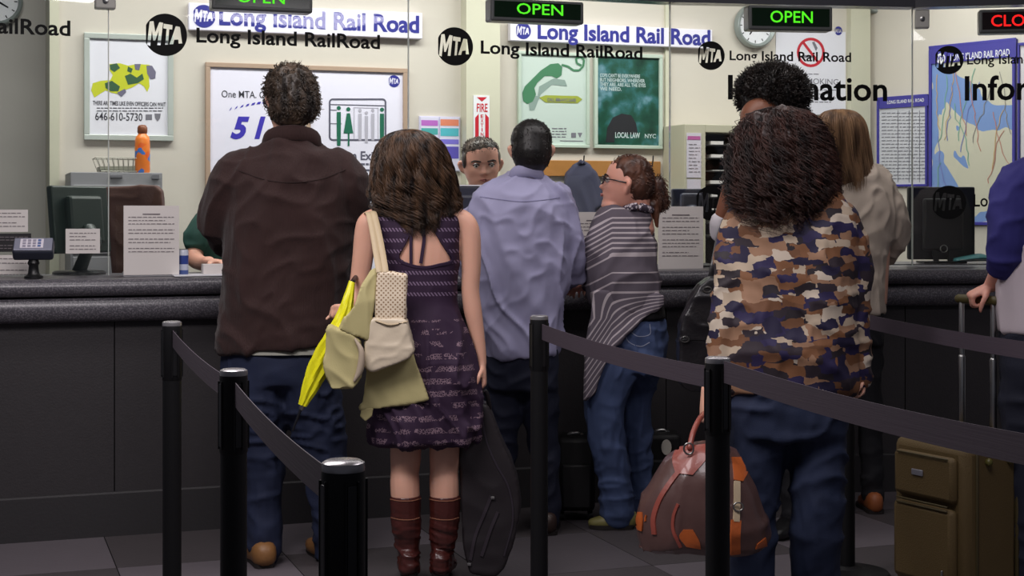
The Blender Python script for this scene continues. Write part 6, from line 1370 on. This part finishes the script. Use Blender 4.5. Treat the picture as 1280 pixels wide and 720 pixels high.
# can, box, sheet, teal pouch, cup
c = P(229, 0, 6.30); c.z = ZT
def canf(nt):
    tc = N(nt, 'ShaderNodeTexCoord'); s = N(nt, 'ShaderNodeSeparateXYZ'); nt.links.new(tc.outputs['Object'], s.inputs[0]); return mth(nt, 'MULTIPLY', s.outputs[2], 9.0)
r = thing('drink_can', 'slim blue and white can right of the large paper notice', 'can', c); M().lathe(c, [(.017, 0), (.0215, .006), (.0215, .100), (.018, .108)], 20).obj('body', ramp_mat('can_print', canf, [(0, (70, 90, 150)), (.2, (190, 196, 214)), (.42, (52, 70, 140)), (.75, (200, 204, 218))], .3), r); M().lathe(c, [(.0185, .106), (.0185, .110), (.002, .108)], 16).obj('lid', chrome, r)
r = thing('paper_box', 'small white and blue box by the hand of the clerk in green', 'box', P(266, 338, 6.33)); c = P(266, 0, 6.36); m = M(); m.box((c.x, c.y, ZT+.024), (.088, .06, .044), .34); m.obj('carton', paper_m, r, bevel=.003, smooth=False)
m = M(); m.box((c.x-.012, c.y-.0315, ZT+.022), (.03, .001, .018), .34); m.box((c.x+.022, c.y-.021, ZT+.026), (.018, .001, .012), .34); m.obj('blue_print', mat('carton_blue', (110, 150, 190), .5), r, smooth=False)
r = thing('paper_sheet', 'white sheet of paper lying on the counter edge below the small box', 'paper', P(252, 345, 6.1)); m = M(); a = LA.at(218, -.05); b = LA.at(292, -.05)
fr = [Vector((a.x, a.y, ZT+.001)), Vector((b.x, b.y, ZT+.001)), Vector((b.x, b.y, ZT+.001))-LA.n*.19, Vector((a.x, a.y, ZT+.001))-LA.n*.19]; m.prism(fr, [v+Vector((0, 0, .004)) for v in fr]); m.obj('sheet', white_m, r, smooth=False)
r = thing('pouch', 'flat teal pouch on the desk right of the black monitor', 'pouch', P(1215, 327, 7.8)); c = P(1216, 0, 7.80); m = M(); m.tube([(c.x-.09, c.y, ZT+.016), (c.x-.03, c.y, ZT+.024), (c.x+.04, c.y, ZT+.03), (c.x+.09, c.y, ZT+.018)], [(.012, .05), (.016, .06), (.02, .06), (.01, .05)], side=(0, 0, 1), n=12); m.obj('cover', mat('teal_cloth', (48, 104, 108), .6), r)
M().tube([(c.x-.08, c.y-.055, ZT+.018), (c.x+.08, c.y-.055, ZT+.02)], .0025, n=6).obj('zip', chrome, r)
# coat rail and jacket
wood = mat('wood_rail', (178, 122, 62), .5, .1, 40, .15, 12)
r = thing('coat_rail', 'long wooden coat rail below the two green posters', 'coat rail', W.pt(755, 220)); m = M(); slab_on(m, W, 676, 200, 826, 220, .001, .022); m.obj('board', wood, r, smooth=False, bevel=.003)
for x in (726, 769, 812):
    h = W.pt(x, 206, .022); M().tube([h, h+W.n*.03+Vector((0, 0, -.012)), h+W.n*.045+Vector((0, 0, .02)), h+W.n*.05+Vector((0, 0, .05))], .004, n=8).obj('hook', mat('hook_dark', (60, 58, 60), .4, metal=.5), r)
r = thing('hanging_jacket', 'dark grey-blue jacket hanging from the wooden coat rail', 'jacket', W.pt(727, 290, .1)); Yj = W.at(727, .09).y
jj = slab([(727, 203), (718, 207), (708, 218), (703, 240), (700, 262), (703, 292), (716, 298), (738, 298), (744, 285), (744, 262), (754, 258), (752, 235), (745, 216), (735, 207)], Yj, .09, 'body', mat('slate_cloth', (62, 62, 84), .8, .1, 200), r, .008, 7, folds(.010, (14, 14, 1.6), 4))
M().tube([P(723, 207, Yj-.03), P(727, 202, Yj-.05), P(732, 207, Yj-.03)], [.012, .014, .012], n=8).obj('collar', mat('slate_cloth', (62, 62, 84), .8), r)
# pigeonhole cabinet
shm = mat('cream_steel', (188, 182, 160), .5)
r = thing('pigeonhole_cabinet', 'cream cabinet with dark open pigeonholes left of the curly hair', 'cabinet', W.pt(900, 500, .15)); ztop = W.pt(856, 155, .3).z; L = W
wbox(W, 856, 882, .0, ztop, .01, .3, 'side_bay', shm, r); wbox(W, 882, 1000, ztop-.045, ztop, .01, .3, 'top', shm, r); wbox(W, 990, 1000, 0, ztop-.045, .01, .3, 'side_bay', shm, r); wbox(W, 882, 990, .0, ztop-.045, .01, .03, 'back_panel', mat('cabinet_inside', (40, 38, 38), .7), r, 0); wbox(W, 882, 990, 0, .5, .03, .3, 'lower_door', shm, r)
for k in range(8):
    z = ztop-.12-k*.075; wbox(W, 882, 990, z, z+.006, .03, .29, 'shelf', mat('cabinet_inside', (40, 38, 38), .7), r, 0)
    for (x0, x1) in ((888+random.random()*3, 904+random.random()*3), (912, 930), (936, 958)): wbox(W, x0, x1, z+.007, z+.010+random.random()*.018, .08, .285, 'form_stack', paper_m, r, 0)
mm = M(); slab_on(mm, W, 858.5, 166, 876.5, 222, .301, .304); mm.obj('pinned_list', mat('pinned_paper', (206, 198, 210), .6), r, smooth=False); mm = M(); slab_on(mm, W, 859, 224, 876, 240, .301, .304); mm.obj('pinned_list', mat('pinned_paper', (206, 198, 210), .6), r, smooth=False)
mm = M(); rect_on(mm, W, 859.5, 170, 875.5, 174.5, .3055); mm.obj('list_header', mat('magenta_print', (180, 90, 150), .6), r, smooth=False)
mm = M(); lines_on(mm, W, 861, 180, 875, 9, 4.3, .3055, .8); tag(mm.obj('print', inkn, r, smooth=False), kind='stuff')
